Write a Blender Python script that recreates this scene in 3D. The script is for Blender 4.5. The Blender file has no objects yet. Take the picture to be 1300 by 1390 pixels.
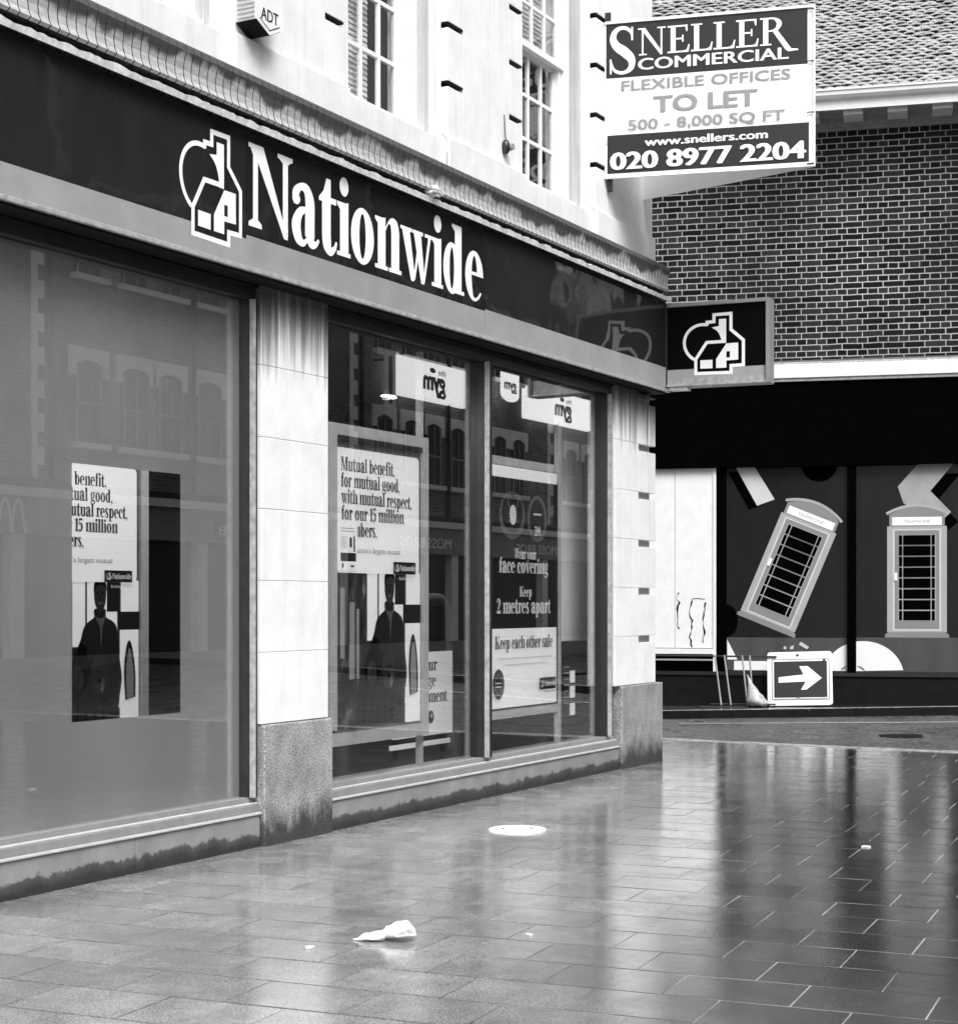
import bpy, math, random
from mathutils import Matrix, Vector, noise
random.seed(7)
D = bpy.data
col = bpy.context.scene.collection
PI = math.pi
WM = {}

# ------------------------------------------------------------ materials
def newmat(name):
    m = D.materials.new(name); m.use_nodes = True
    nt = m.node_tree; b = nt.nodes['Principled BSDF']
    return m, nt, b
def N(nt, t, **k):
    n = nt.nodes.new(t)
    for a, v in k.items():
        if a in ('loc',): continue
        if hasattr(n, a): setattr(n, a, v)
        else: n.inputs[a].default_value = v
    return n
def L(nt, a, b): nt.links.new(a, b)
def coords(nt, scale=(1,1,1), rot=(0,0,0), kind='Object'):
    tc = N(nt, 'ShaderNodeTexCoord'); mp = N(nt, 'ShaderNodeMapping')
    mp.inputs['Scale'].default_value = scale; mp.inputs['Rotation'].default_value = rot
    L(nt, tc.outputs[kind], mp.inputs['Vector']); return mp.outputs[0]
def ramp(nt, fac, stops):
    r = N(nt, 'ShaderNodeValToRGB'); e = r.color_ramp.elements
    while len(e) < len(stops): e.new(.5)
    for i, (p, v) in enumerate(stops):
        e[i].position = p; e[i].color = (v, v, v, 1)
    L(nt, fac, r.inputs[0]); return r.outputs[0]
def mul(nt, a, b, op='MULTIPLY'):
    n = N(nt, 'ShaderNodeMath', operation=op)
    for i, s in enumerate((a, b)):
        if isinstance(s, (int, float)): n.inputs[i].default_value = s
        else: L(nt, s, n.inputs[i])
    return n.outputs[0]
def tex(nt, vec, scale=5, detail=4, rough=.55):
    n = N(nt, 'ShaderNodeTexNoise'); n.inputs['Scale'].default_value = scale
    n.inputs['Detail'].default_value = detail; n.inputs['Roughness'].default_value = rough
    L(nt, vec, n.inputs['Vector']); return n.outputs[0]
def bump(nt, b, h, strength=.2, dist=.01):
    n = N(nt, 'ShaderNodeBump'); n.inputs['Strength'].default_value = strength
    n.inputs['Distance'].default_value = dist; L(nt, h, n.inputs['Height'])
    L(nt, n.outputs[0], b.inputs['Normal']); return n
def grey(name, v, rough=.6, var=.12, sc=4, bp=.0, stretch=(1,1,1), spec=.5, bsc=None, metal=0, coat=0):
    m, nt, b = newmat(name)
    c = coords(nt, stretch); t = tex(nt, c, sc, 6)
    L(nt, ramp(nt, t, [(.3, v*(1-var)), (.7, min(1, v*(1+var)))]), b.inputs['Base Color'])
    b.inputs['Roughness'].default_value = rough; b.inputs['Specular IOR Level'].default_value = spec
    b.inputs['Metallic'].default_value = metal
    if coat: b.inputs['Coat Weight'].default_value = coat; b.inputs['Coat Roughness'].default_value = .03
    if bp: bump(nt, b, tex(nt, c, bsc or sc*8, 5), bp)
    return m
M = {}
M['stone'] = None
def stone(name, v, streak=.25, topz=None, joint=False, damp=None):
    m, nt, b = newmat(name)
    c = coords(nt); t1 = tex(nt, c, 3, 8, .65)
    base = ramp(nt, t1, [(.28, v*.87), (.58, v)])
    s = tex(nt, coords(nt, (14, 14, .7)), 1.0, 5, .6)
    st = ramp(nt, s, [(.30, 1-streak), (.48, 1)])
    o = mul(nt, base, st)
    o = mul(nt, o, ramp(nt, tex(nt, coords(nt, (1,1,1)), 45, 4, .8), [(.3, .93), (.55, 1)]))
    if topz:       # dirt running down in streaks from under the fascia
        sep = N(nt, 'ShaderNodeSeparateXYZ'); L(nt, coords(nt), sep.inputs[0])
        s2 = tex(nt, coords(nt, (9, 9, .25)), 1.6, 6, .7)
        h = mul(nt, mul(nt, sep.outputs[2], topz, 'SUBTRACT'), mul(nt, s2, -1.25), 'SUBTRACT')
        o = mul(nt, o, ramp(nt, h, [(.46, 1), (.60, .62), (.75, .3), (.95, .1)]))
    if damp:
        sep = N(nt, 'ShaderNodeSeparateXYZ'); L(nt, coords(nt), sep.inputs[0])
        s2 = tex(nt, coords(nt, (7, 7, 2.5)), 1.6, 7, .75)
        h = mul(nt, sep.outputs[2], mul(nt, s2, damp), 'SUBTRACT')
        o = mul(nt, o, ramp(nt, h, [(-0.0+.0, .28), (.05, .42), (.12, 1)]))
    L(nt, o, b.inputs['Base Color']); b.inputs['Roughness'].default_value = .55
    bump(nt, b, tex(nt, c, 60, 4), .12, .006)
    return m
M['stone'] = stone('white_stone', .80, .10)
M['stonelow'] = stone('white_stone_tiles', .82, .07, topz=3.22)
M['stoneband'] = stone('grey_stone_reveal', .52, .18)
def pedestal():
    m, nt, b = newmat('speckled_granite')
    c = coords(nt)
    a = tex(nt, c, 85, 3, .9); o = ramp(nt, a, [(.36, .05), (.62, .55)])
    o = mul(nt, o, ramp(nt, tex(nt, coords(nt, (2.5,2.5,1.6)), 2, 6, .7), [(.3, .55), (.6, 1.1)]))
    sep = N(nt, 'ShaderNodeSeparateXYZ'); L(nt, c, sep.inputs[0])
    h = mul(nt, sep.outputs[2], mul(nt, tex(nt, coords(nt, (3.5,3.5,1.5)), 2.4, 7, .8), .55), 'SUBTRACT')
    o = mul(nt, o, ramp(nt, mul(nt, h, .2, 'ADD'), [(.02, .16), (.22, 1)]))
    L(nt, o, b.inputs['Base Color']); b.inputs['Roughness'].default_value = .42
    bump(nt, b, a, .25, .004); return m
M['ped'] = pedestal()
def plinthmat():
    m, nt, b = newmat('painted_plinth')
    c = coords(nt); o = ramp(nt, tex(nt, c, 5, 6), [(.3, .20), (.7, .28)])
    sep = N(nt, 'ShaderNodeSeparateXYZ'); L(nt, c, sep.inputs[0])
    h = mul(nt, sep.outputs[2], mul(nt, tex(nt, coords(nt, (1.2,1.2,1)), 4.5, 8, .75), .20), 'SUBTRACT')
    o = mul(nt, o, ramp(nt, mul(nt, h, .1, 'ADD'), [(.03, .12), (.085, .30), (.10, 1)]))
    cr = N(nt, 'ShaderNodeTexVoronoi', feature='DISTANCE_TO_EDGE'); cr.inputs['Scale'].default_value = 1.1
    L(nt, tex(nt, coords(nt, (1,1,.3)), 2, 3), cr.inputs['Vector'])
    L(nt, o, b.inputs['Base Color']); b.inputs['Roughness'].default_value = .35
    bump(nt, b, tex(nt, c, 30, 4), .12, .004); return m
M['plinth'] = plinthmat()
def cornicemat():
    m, nt, b = newmat('weathered_cornice_stone')
    c = coords(nt); sep = N(nt, 'ShaderNodeSeparateXYZ'); L(nt, c, sep.inputs[0])
    o = ramp(nt, tex(nt, coords(nt, (1,1,4)), 14, 6, .7), [(.3, .30), (.7, .55)])
    h = mul(nt, sep.outputs[2], mul(nt, tex(nt, coords(nt, (2.0,1,1)), 1.6, 4, .55), .30), 'SUBTRACT')
    o = mul(nt, o, ramp(nt, mul(nt, h, 4.445, 'SUBTRACT'), [(.03, 1), (.065, .17)]))
    L(nt, o, b.inputs['Base Color']); b.inputs['Roughness'].default_value = .7
    bump(nt, b, tex(nt, c, 50, 5), .3, .006); return m
M['cornice'] = cornicemat()
M['rough_dark'] = grey('mossy_rubble', .055, .9, .9, 26, .8)  # rubble; also paints the shade on the cornice soffit
M['flash'] = grey('peeling_white_trim', .86, .6, .25, 30, .3)
def acrylic(name, v, rgh=.03, var=.15):
    m, nt, b = newmat(name)
    c = coords(nt); L(nt, ramp(nt, tex(nt, coords(nt, (1,1,.3)), 5, 6), [(.3, v*(1-var)), (.7, v*(1+var))]), b.inputs['Base Color'])
    b.inputs['Roughness'].default_value = rgh; b.inputs['Specular IOR Level'].default_value = .42
    bump(nt, b, tex(nt, c, .9, 2), .35, .05); return m
M['acry'] = acrylic('dark_glossy_acrylic', .019)
M['acry2'] = acrylic('dark_glossy_acrylic_panel', .014)
M['band'] = grey('grey_fascia_band', .30, .4, .12, 4, spec=.4)
M['trim'] = grey('dull_metal_trim', .34, .45, .3, 20, .1)
M['white'] = grey('white_lettering', .86, .45, .03, 3)
M['black'] = grey('black_paint', .008, .6, .3, 6, spec=.12)
M['dark'] = grey('dark_frame', .02, .35, .3, 8)
M['boxface'] = grey('sign_box_face', .003, .5, .1, 8, spec=.03)
M['metal'] = grey('brushed_window_metal', .24, .32, .12, 12, stretch=(1,1,.2))
M['metal2'] = grey('pale_aluminium', .5, .35, .1, 12)
M['ink'] = grey('dark_ink', .01, .5, .1, 5, spec=.2)
M['greyink'] = grey('grey_ink', .27, .5, .05, 5)
M['inkdk'] = grey('dark_sign_ink', .024, .4, .08, 2, spec=.3)
M['paper'] = grey('white_paper', .82, .5, .03, 2)
M['pgrey'] = grey('grey_print', .12, .5, .1, 5)
M['pmid'] = grey('mid_grey_print', .32, .5, .1, 5)
M['film'] = grey('frosted_window_film', .30, .55, .10, 1.2, stretch=(1.5,1,.35), spec=.3)
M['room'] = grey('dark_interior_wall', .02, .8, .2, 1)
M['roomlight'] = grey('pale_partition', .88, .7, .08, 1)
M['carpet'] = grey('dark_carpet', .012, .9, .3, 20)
M['blind'] = grey('window_blind', .8, .6, .1, 3)
M['winwhite'] = grey('white_painted_wood', .78, .4, .05, 6)
def glassmat(name, boost=1.0, ior=1.52, tint=.93, tilt=0.0):
    m = D.materials.new(name); m.use_nodes = True; nt = m.node_tree; nt.nodes.clear()
    out = N(nt, 'ShaderNodeOutputMaterial'); mx = N(nt, 'ShaderNodeMixShader')
    tr = N(nt, 'ShaderNodeBsdfTransparent'); tr.inputs[0].default_value = (tint, tint, tint, 1)
    gl = N(nt, 'ShaderNodeBsdfGlossy'); gl.inputs['Roughness'].default_value = 0.0
    gl.inputs['Color'].default_value = (1, 1, 1, 1)
    lw = N(nt, 'ShaderNodeLayerWeight'); lw.inputs[0].default_value = .5
    p5 = mul(nt, lw.outputs['Facing'], 4.0, 'POWER')
    L(nt, mul(nt, mul(nt, p5, boost*.9), ior, 'ADD'), mx.inputs[0])
    L(nt, tr.outputs[0], mx.inputs[1]); L(nt, gl.outputs[0], mx.inputs[2]); L(nt, mx.outputs[0], out.inputs[0])
    return m
M['glass'] = glassmat('shop_glass', 1.2, .145, .99)
M['glassup'] = glassmat('upstairs_glass', .5, .035, .9)
def brickmat(name, c1, c2, mort, w, h, msize, squash=.5, rough=.6, axis='xz', bs=.4):
    m, nt, b = newmat(name)
    tc = N(nt, 'ShaderNodeTexCoord'); sp = N(nt, 'ShaderNodeSeparateXYZ'); cb = N(nt, 'ShaderNodeCombineXYZ')
    L(nt, tc.outputs['Object'], sp.inputs[0]); L(nt, sp.outputs[0], cb.inputs[0]); L(nt, sp.outputs[2], cb.inputs[1])
    wob = N(nt, 'ShaderNodeVectorMath', operation='MULTIPLY_ADD')
    nz = N(nt, 'ShaderNodeTexNoise'); nz.inputs['Scale'].default_value = 6; nz.inputs['Detail'].default_value = 3
    L(nt, cb.outputs[0], nz.inputs['Vector']); L(nt, nz.outputs[1], wob.inputs[0])
    wob.inputs[1].default_value = (.018, .018, 0); L(nt, cb.outputs[0], wob.inputs[2])
    br = N(nt, 'ShaderNodeTexBrick'); br.offset = .5; br.offset_frequency = 2; br.squash = squash; br.squash_frequency = 2
    L(nt, wob.outputs[0], br.inputs['Vector'])
    br.inputs['Color1'].default_value = (c1,)*3+(1,); br.inputs['Color2'].default_value = (c2,)*3+(1,)
    br.inputs['Mortar'].default_value = (mort,)*3+(1,); br.inputs['Scale'].default_value = 1
    br.inputs['Mortar Size'].default_value = msize; br.inputs['Mortar Smooth'].default_value = .25
    br.inputs['Bias'].default_value = -.15; br.inputs['Brick Width'].default_value = w; br.inputs['Row Height'].default_value = h
    d = ramp(nt, tex(nt, cb.outputs[0], 30, 6, .75), [(.3, .55), (.7, 1.35)])
    d2 = ramp(nt, tex(nt, cb.outputs[0], .5, 4, .6), [(.35, .5), (.62, 1.12)])
    L(nt, mul(nt, mul(nt, br.outputs[0], d), d2), b.inputs['Base Color'])
    b.inputs['Roughness'].default_value = rough; b.inputs['Specular IOR Level'].default_value = .12
    bump(nt, b, mul(nt, mul(nt, br.outputs[1], -1), mul(nt, tex(nt, cb.outputs[0], 60, 4), .4), 'ADD'), bs, .012)
    return m
M['brick'] = brickmat('dark_brick_english_bond',   .004, .036, .46, .293, .0892, .0082)
M['brick2'] = brickmat('street_brick', .15, .25, .36, .26, .085, .007)
M['lintel'] = grey('pale_stone_lintel', .74, .7, .1, 5)
M['dglass'] = grey('dark_sash_glass', .008, .25, .3, 2, spec=.3)
M['shopdark'] = grey('dark_shopfront', .015, .3, .4, 2, spec=.2)
M['shopmid'] = grey('grey_shop_fascia', .24, .5, .15, 2)
M['tile'] = grey('clay_roof_tile', .38, .4, .35, 9, .4)
M['tiledark'] = grey('mossy_tile_edge', .02, .9, .4, 20)  # sheet below the tiles, the shade of their gaps in its colour
def streaky(name, v, a=.06):
    return grey(name, v, .22, a, 3, .03, stretch=(1.5,1,.4), spec=.3)
M['mural'] = streaky('dark_mural_vinyl', .011, .15)
M['muralblack'] = grey('black_mural_print', .0015, .8, .2, 5, spec=.0)
M['muralgrey'] = streaky('grey_mural_strip', .068, .15)
M['boothlight'] = grey('booth_light_grey', .36, .5, .05, 5)
M['boothedge'] = grey('booth_pale_edge', .55, .5, .05, 5)
M['boothmid'] = grey('booth_mid_grey', .22, .5, .05, 5)
def wetmask(nt):      # standing water film away from the shelter of the bank front
    sep = N(nt, 'ShaderNodeSeparateXYZ'); L(nt, coords(nt), sep.inputs[0])
    a = mul(nt, mul(nt, sep.outputs[0], .34), sep.outputs[1], 'SUBTRACT')      # .34x - y
    n = mul(nt, tex(nt, coords(nt), .55, 5, .6), 2.4)
    d = mul(nt, mul(nt, a, n, 'ADD'), 5.68+1.2, 'SUBTRACT')
    mr = N(nt, 'ShaderNodeMapRange', clamp=True); mr.inputs[1].default_value = -.7; mr.inputs[2].default_value = .9
    L(nt, d, mr.inputs[0]); return mr.outputs[0]
def pavemat():
    m, nt, b = newmat('wet_paving_slab')
    c = coords(nt)
    o = ramp(nt, tex(nt, c, 5, 8, .7), [(.3, .24), (.7, .42)])
    o = mul(nt, o, ramp(nt, tex(nt, c, 90, 3, .9), [(.40, .4), (.58, 1.25)]))
    att = N(nt, 'ShaderNodeAttribute', attribute_name='slab')
    o = mul(nt, o, ramp(nt, att.outputs['Fac'], [(0, .80), (1, 1.14)]))
    wet = wetmask(nt)
    o = mul(nt, o, ramp(nt, wet, [(0, 1.0), (1, .20)]))
    L(nt, o, b.inputs['Base Color'])
    L(nt, mul(nt, ramp(nt, wet, [(0, .20), (.6, .13), (1, .08)]), ramp(nt, tex(nt, c, 2.2, 6, .7), [(.40, .35), (.60, 1.7)])), b.inputs['Roughness']); b.inputs['IOR'].default_value = 1.5
    b.inputs['Specular IOR Level'].default_value = .8
    L(nt, mul(nt, ramp(nt, wet, [(0, .75), (1, 1)]), ramp(nt, tex(nt, c, 3.1, 6, .75), [(.36, .35), (.52, 1)])), b.inputs['Coat Weight']); b.inputs['Coat Roughness'].default_value = .03; b.inputs['Coat IOR'].default_value = 1.8
    bn = bump(nt, b, mul(nt, tex(nt, c, 160, 3, .8), mul(nt, tex(nt, c, 5, 3, .5), 1.6), 'ADD'), .07, .004)
    L(nt, bn.outputs[0], b.inputs['Coat Normal'])
    return m
M['pave'] = pavemat()
def jointmat():
    m, nt, b = newmat('wet_sandy_joint'); c = coords(nt)
    L(nt, mul(nt, ramp(nt, tex(nt, c, 3, 5), [(.35, .25), (.6, 1)]), ramp(nt, wetmask(nt), [(.2, .10), (.8, .50)])), b.inputs['Base Color'])  # wet joints paler: the water's reflection is put into the colour
    b.inputs['Roughness'].default_value = .3; return m
M['joint'] = jointmat()
def asphalt():
    m, nt, b = newmat('wet_asphalt'); c = coords(nt)
    L(nt, ramp(nt, tex(nt, c, 22, 5, .9), [(.42, .008), (.62, .22)]), b.inputs['Base Color'])
    L(nt, ramp(nt, tex(nt, c, 1.2, 4), [(.4, .18), (.6, .5)]), b.inputs['Roughness'])
    bump(nt, b, tex(nt, c, 90, 4, .8), .8, .02); return m
M['asphalt'] = asphalt()
M['kerb'] = grey('wet_kerb_stone', .42, .18, .35, 12, .2)
M['line'] = grey('road_paint', .6, .3, .2, 10)
M['farpave'] = brickmat('far_pavement_slabs', .035, .07, .015, .6, .45, .01, squash=1, rough=.15)
M['rag'] = grey('crumpled_white_plastic', .74, .4, .08, 14, .5)
M['cover'] = grey('worn_white_cover_paint', .7, .35, .35, 18, .2)  # white stands in for the cover's bright reflection
M['bag'] = grey('grubby_bag', .42, .5, .35, 9, .3)
def lamp_mat():
    m = D.materials.new('lamp_glow'); m.use_nodes = True; nt = m.node_tree; nt.nodes.clear()
    e = N(nt, 'ShaderNodeEmission'); e.inputs[1].default_value = 14; o = N(nt, 'ShaderNodeOutputMaterial'); L(nt, e.outputs[0], o.inputs[0]); return m
M['glow'] = lamp_mat()
M['lit'] = grey('backlit_poster_sheet', .6, .4, .02, 2)  # paper given an added glow to whiten the posters
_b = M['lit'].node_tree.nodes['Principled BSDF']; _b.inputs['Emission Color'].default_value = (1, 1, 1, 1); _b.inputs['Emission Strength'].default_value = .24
M['litsign'] = grey('illuminated_sign_face', .8, .4, .02, 2)  # added glow brightens the sign boards in the reflections
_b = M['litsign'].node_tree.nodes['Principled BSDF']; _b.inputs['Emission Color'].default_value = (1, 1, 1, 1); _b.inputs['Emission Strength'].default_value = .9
def photomat():
    m, nt, b = newmat('dark_photo_print'); c = coords(nt, (1.6, 1, .8))
    v = N(nt, 'ShaderNodeTexVoronoi'); v.inputs['Scale'].default_value = 9; L(nt, c, v.inputs['Vector'])
    L(nt, mul(nt, ramp(nt, tex(nt, c, 7, 7, .7), [(.42, .004), (.56, .03), (.70, .26)]), ramp(nt, v.outputs[0], [(.2, .5), (.6, 1.2)])), b.inputs['Base Color'])
    b.inputs['Roughness'].default_value = .4; return m
M['photo'] = photomat()

# ------------------------------------------------------------ mesh building
def T(x, y, z): return Matrix.Translation((x, y, z))
class MB:
    def __init__(s, xf=None): s.v = []; s.f = []; s.m = []; s.slots = []; s.xf = xf or Matrix(); s.off = 0; s.smooth = set(); s.attr = None
    def mi(s, m):
        if m not in s.slots: s.slots.append(m)
        return s.slots.index(m)
    def face(s, pts, m, smooth=False):
        b = len(s.v); s.v += [s.xf @ Vector(p) for p in pts]
        if smooth: s.smooth.add(len(s.f))
        s.f.append(tuple(range(b, b+len(pts)))); s.m.append(s.mi(m))
    def grid(s, rows, m, close=False, smooth=True):
        b = len(s.v); n = len(rows[0])
        for r in rows: s.v += [s.xf @ Vector(p) for p in r]
        for i in range(len(rows)-1):
            for j in range(n if close else n-1):
                k = (j+1) % n
                if smooth: s.smooth.add(len(s.f))
                s.f.append((b+i*n+j, b+i*n+k, b+(i+1)*n+k, b+(i+1)*n+j)); s.m.append(s.mi(m))
    def box(s, x0, x1, y0, y1, z0, z1, m):
        b = len(s.v)
        s.v += [s.xf @ Vector((x, y, z)) for z in (z0, z1) for y in (y0, y1) for x in (x0, x1)]
        for q in ((0,2,3,1), (4,5,7,6), (0,1,5,4), (2,6,7,3), (0,4,6,2), (1,3,7,5)):
            s.f.append(tuple(b+i for i in q)); s.m.append(s.mi(m))
    def prism(s, pl, y0, y1, m, m2=None):      # polygon in x,z, thick from y0 (front) to y1
        pl = [(p[0], p[1]) for p in pl]
        a = sum(pl[i][0]*pl[(i+1) % len(pl)][1]-pl[(i+1) % len(pl)][0]*pl[i][1] for i in range(len(pl)))
        if a < 0: pl = pl[::-1]
        s.face([(x, y0, z) for x, z in pl], m); s.face([(x, y1, z) for x, z in pl[::-1]], m2 or m)
        for i in range(len(pl)):
            (x0, z0), (x1, z1) = pl[i], pl[(i+1) % len(pl)]
            s.face([(x0, y1, z0), (x1, y1, z1), (x1, y0, z1), (x0, y0, z0)], m2 or m)
    def flat(s, pl, m, step=.0004):            # printed shape, each a hair proud of the one before
        s.off += step
        pl = [(p[0], p[1]) for p in pl]
        a = sum(pl[i][0]*pl[(i+1) % len(pl)][1]-pl[(i+1) % len(pl)][0]*pl[i][1] for i in range(len(pl)))
        if a < 0: pl = pl[::-1]
        s.face([(x, -s.off, z) for x, z in pl], m)
    def rect(s, u0, u1, v0, v1, m): s.flat([(u0, v0), (u1, v0), (u1, v1), (u0, v1)], m)
    def disc(s, cx, cy, rx, ry, m, n=32, a0=0, a1=360): s.flat([(cx+rx*math.cos(math.radians(a0+(a1-a0)*i/n)), cy+ry*math.sin(math.radians(a0+(a1-a0)*i/n))) for i in range(n+(a1-a0 < 360))], m)
    def line(s, pts, w, m, closed=False):
        st = strokepts([(p[0], p[1], w) for p in pts], closed)
        s.off += .0004
        for q in st: s.face([(x, -s.off, z) for x, z in ccw(q)], m)
    def tube(s, pts, r, m, n=10):
        pts = [Vector(p) for p in pts]; rows = []
        for i, p in enumerate(pts):
            t = (pts[min(i+1, len(pts)-1)]-pts[max(i-1, 0)]).normalized()
            a = t.cross(Vector((0, 0, 1)));
            if a.length < .1: a = t.cross(Vector((1, 0, 0)))
            a.normalize(); c = t.cross(a)
            rr = r[i] if isinstance(r, list) else r
            rows.append([tuple(p+a*rr*math.cos(2*PI*k/n)+c*rr*math.sin(2*PI*k/n)) for k in range(n)])
        s.grid(rows, m, close=True); s.face(rows[0], m); s.face(rows[-1][::-1], m)
    def build(s, name, parent=None, bevel=0, origin=None):
        me = D.meshes.new(name); o = D.objects.new(name, me); col.objects.link(o)
        if parent is not None:
            W = WM[parent.name]; inv = W.inverted(); o.parent = parent; WM[o.name] = W.copy()
        else:
            if origin is None:
                xs = [v.x for v in s.v]; ys = [v.y for v in s.v]; zs = [v.z for v in s.v]
                origin = ((min(xs)+max(xs))/2, (min(ys)+max(ys))/2, min(zs))
            W = T(*origin); inv = W.inverted(); o.matrix_world = W; WM[o.name] = W
        me.from_pydata([inv @ v for v in s.v], [], s.f)
        for k in s.slots: me.materials.append(M[k] if isinstance(k, str) else k)
        for i, p in enumerate(me.polygons):
            p.material_index = s.m[i]; p.use_smooth = i in s.smooth
        if s.attr:
            at = me.attributes.new('slab', 'FLOAT', 'FACE'); at.data.foreach_set('value', s.attr)
        me.update()
        if bevel:
            md = o.modifiers.new('bevel', 'BEVEL'); md.width = bevel; md.segments = 2; md.limit_method = 'ANGLE'
        return o
def tag(o, label=None, cat=None, group=None, kind=None):
    for k, v in (('label', label), ('category', cat), ('group', group), ('kind', kind)):
        if v: o[k] = v
    return o
def empty(name, loc, label, cat, group=None, mat=None):
    o = D.objects.new(name, None); o.empty_display_size = .2; col.objects.link(o)
    W = mat.copy() if mat else T(*loc)
    o.matrix_world = W; WM[o.name] = W
    return tag(o, label, cat, group)
def copy_tree(o, parent=None, W=None):
    c = o.copy(); col.objects.link(c)
    if parent: c.parent = parent
    if W: c.matrix_world = W; WM[c.name] = W
    for ch in [x for x in D.objects if x.parent == o]: copy_tree(ch, c)
    return c

# ------------------------------------------------------------ lettering
def ccw(q):
    a = sum(q[i][0]*q[(i+1) % len(q)][1]-q[(i+1) % len(q)][0]*q[i][1] for i in range(len(q)))
    return q if a > 0 else q[::-1]
def strokepts(p, closed=False):
    n = len(p); Lf = []; Rt = []
    for i in range(n):
        a = p[i-1] if (i > 0 or closed) else None; b = p[(i+1) % n] if (i < n-1 or closed) else None
        c = p[i]
        def nn(u, w):
            dx, dy = w[0]-u[0], w[1]-u[1]; l = math.hypot(dx, dy) or 1e-6; return (-dy/l, dx/l)
        if a is None: nx, ny = nn(c, b); k = 1
        elif b is None: nx, ny = nn(a, c); k = 1
        else:
            n1 = nn(a, c); n2 = nn(c, b); sx, sy = n1[0]+n2[0], n1[1]+n2[1]; l = math.hypot(sx, sy) or 1e-6
            nx, ny = sx/l, sy/l; k = min(2.2, 1/max(.3, nx*n1[0]+ny*n1[1]))
        h = c[2]/2*k; Lf.append((c[0]+nx*h, c[1]+ny*h)); Rt.append((c[0]-nx*h, c[1]-ny*h))
    return [[Lf[i], Lf[(i+1) % n], Rt[(i+1) % n], Rt[i]] for i in range(n if closed else n-1)]
def cr(pts, k=6):
    out = []; P = [pts[0]]+list(pts)+[pts[-1]]
    for i in range(1, len(P)-2):
        a, b, c, d = P[i-1:i+3]
        for j in range(k):
            t = j/k
            out.append(tuple(.5*(2*b[q]+(c[q]-a[q])*t+(2*a[q]-5*b[q]+4*c[q]-d[q])*t*t+(3*b[q]-a[q]-3*c[q]+d[q])*t**3) for q in range(len(b))))
    out.append(tuple(pts[-1])); return out
def R(x0, y0, x1, y1): return [[(x0, y0), (x1, y0), (x1, y1), (x0, y1)]]
def P(p): return [p]
def K(pts): return strokepts(cr(pts))
def E(cx, cy, rx, ry, n=28): return [[(cx+rx*math.cos(2*PI*i/n), cy+ry*math.sin(2*PI*i/n)) for i in range(n)]]
def O(cx, cy, rx, ry, ix, iy, a0=0, a1=360, taper=0, n=40):
    q = []
    for i in range(n):
        pr = []
        for t in (i/n, (i+1)/n):
            a = math.radians(a0+(a1-a0)*t); f = 1
            if taper: f = max(0, min(1, (1-t)/taper)); f = .25+.75*f
            jx, jy = rx-(rx-ix)*f, ry-(ry-iy)*f
            pr.append(((cx+rx*math.cos(a), cy+ry*math.sin(a)), (cx+jx*math.cos(a), cy+jy*math.sin(a))))
        q.append([pr[0][0], pr[1][0], pr[1][1], pr[0][1]])
    return q
def sh(els, dx): return [[(x+dx, y) for x, y in q] for q in els]
def flag(x, y, w=.2, l=.07): return P([(x-l, y), (x-l, y-.04), (x, y-.10), (x+w, y-.10), (x+w, y+.015), (x+w*.6, y)])
def arch(x, top=.62): return P(cr([(x+.19, .56), (x+.29, .70), (x+.40, .745), (x+.51, .70), (x+.56, .56)])+[(x+.56, .3), (x+.35, .3)]+cr([(x+.35, .54), (x+.33, .63), (x+.275, .64), (x+.19, .52)])) + R(x+.35, 0, x+.56, .4) + R(x+.29, 0, x+.62, .055)
stemn = R(.07, 0, .27, .62)+R(0, 0, .33, .055)+flag(.07, .70)
ring = O(.285, .35, .285, .375, .078, .30)
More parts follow.
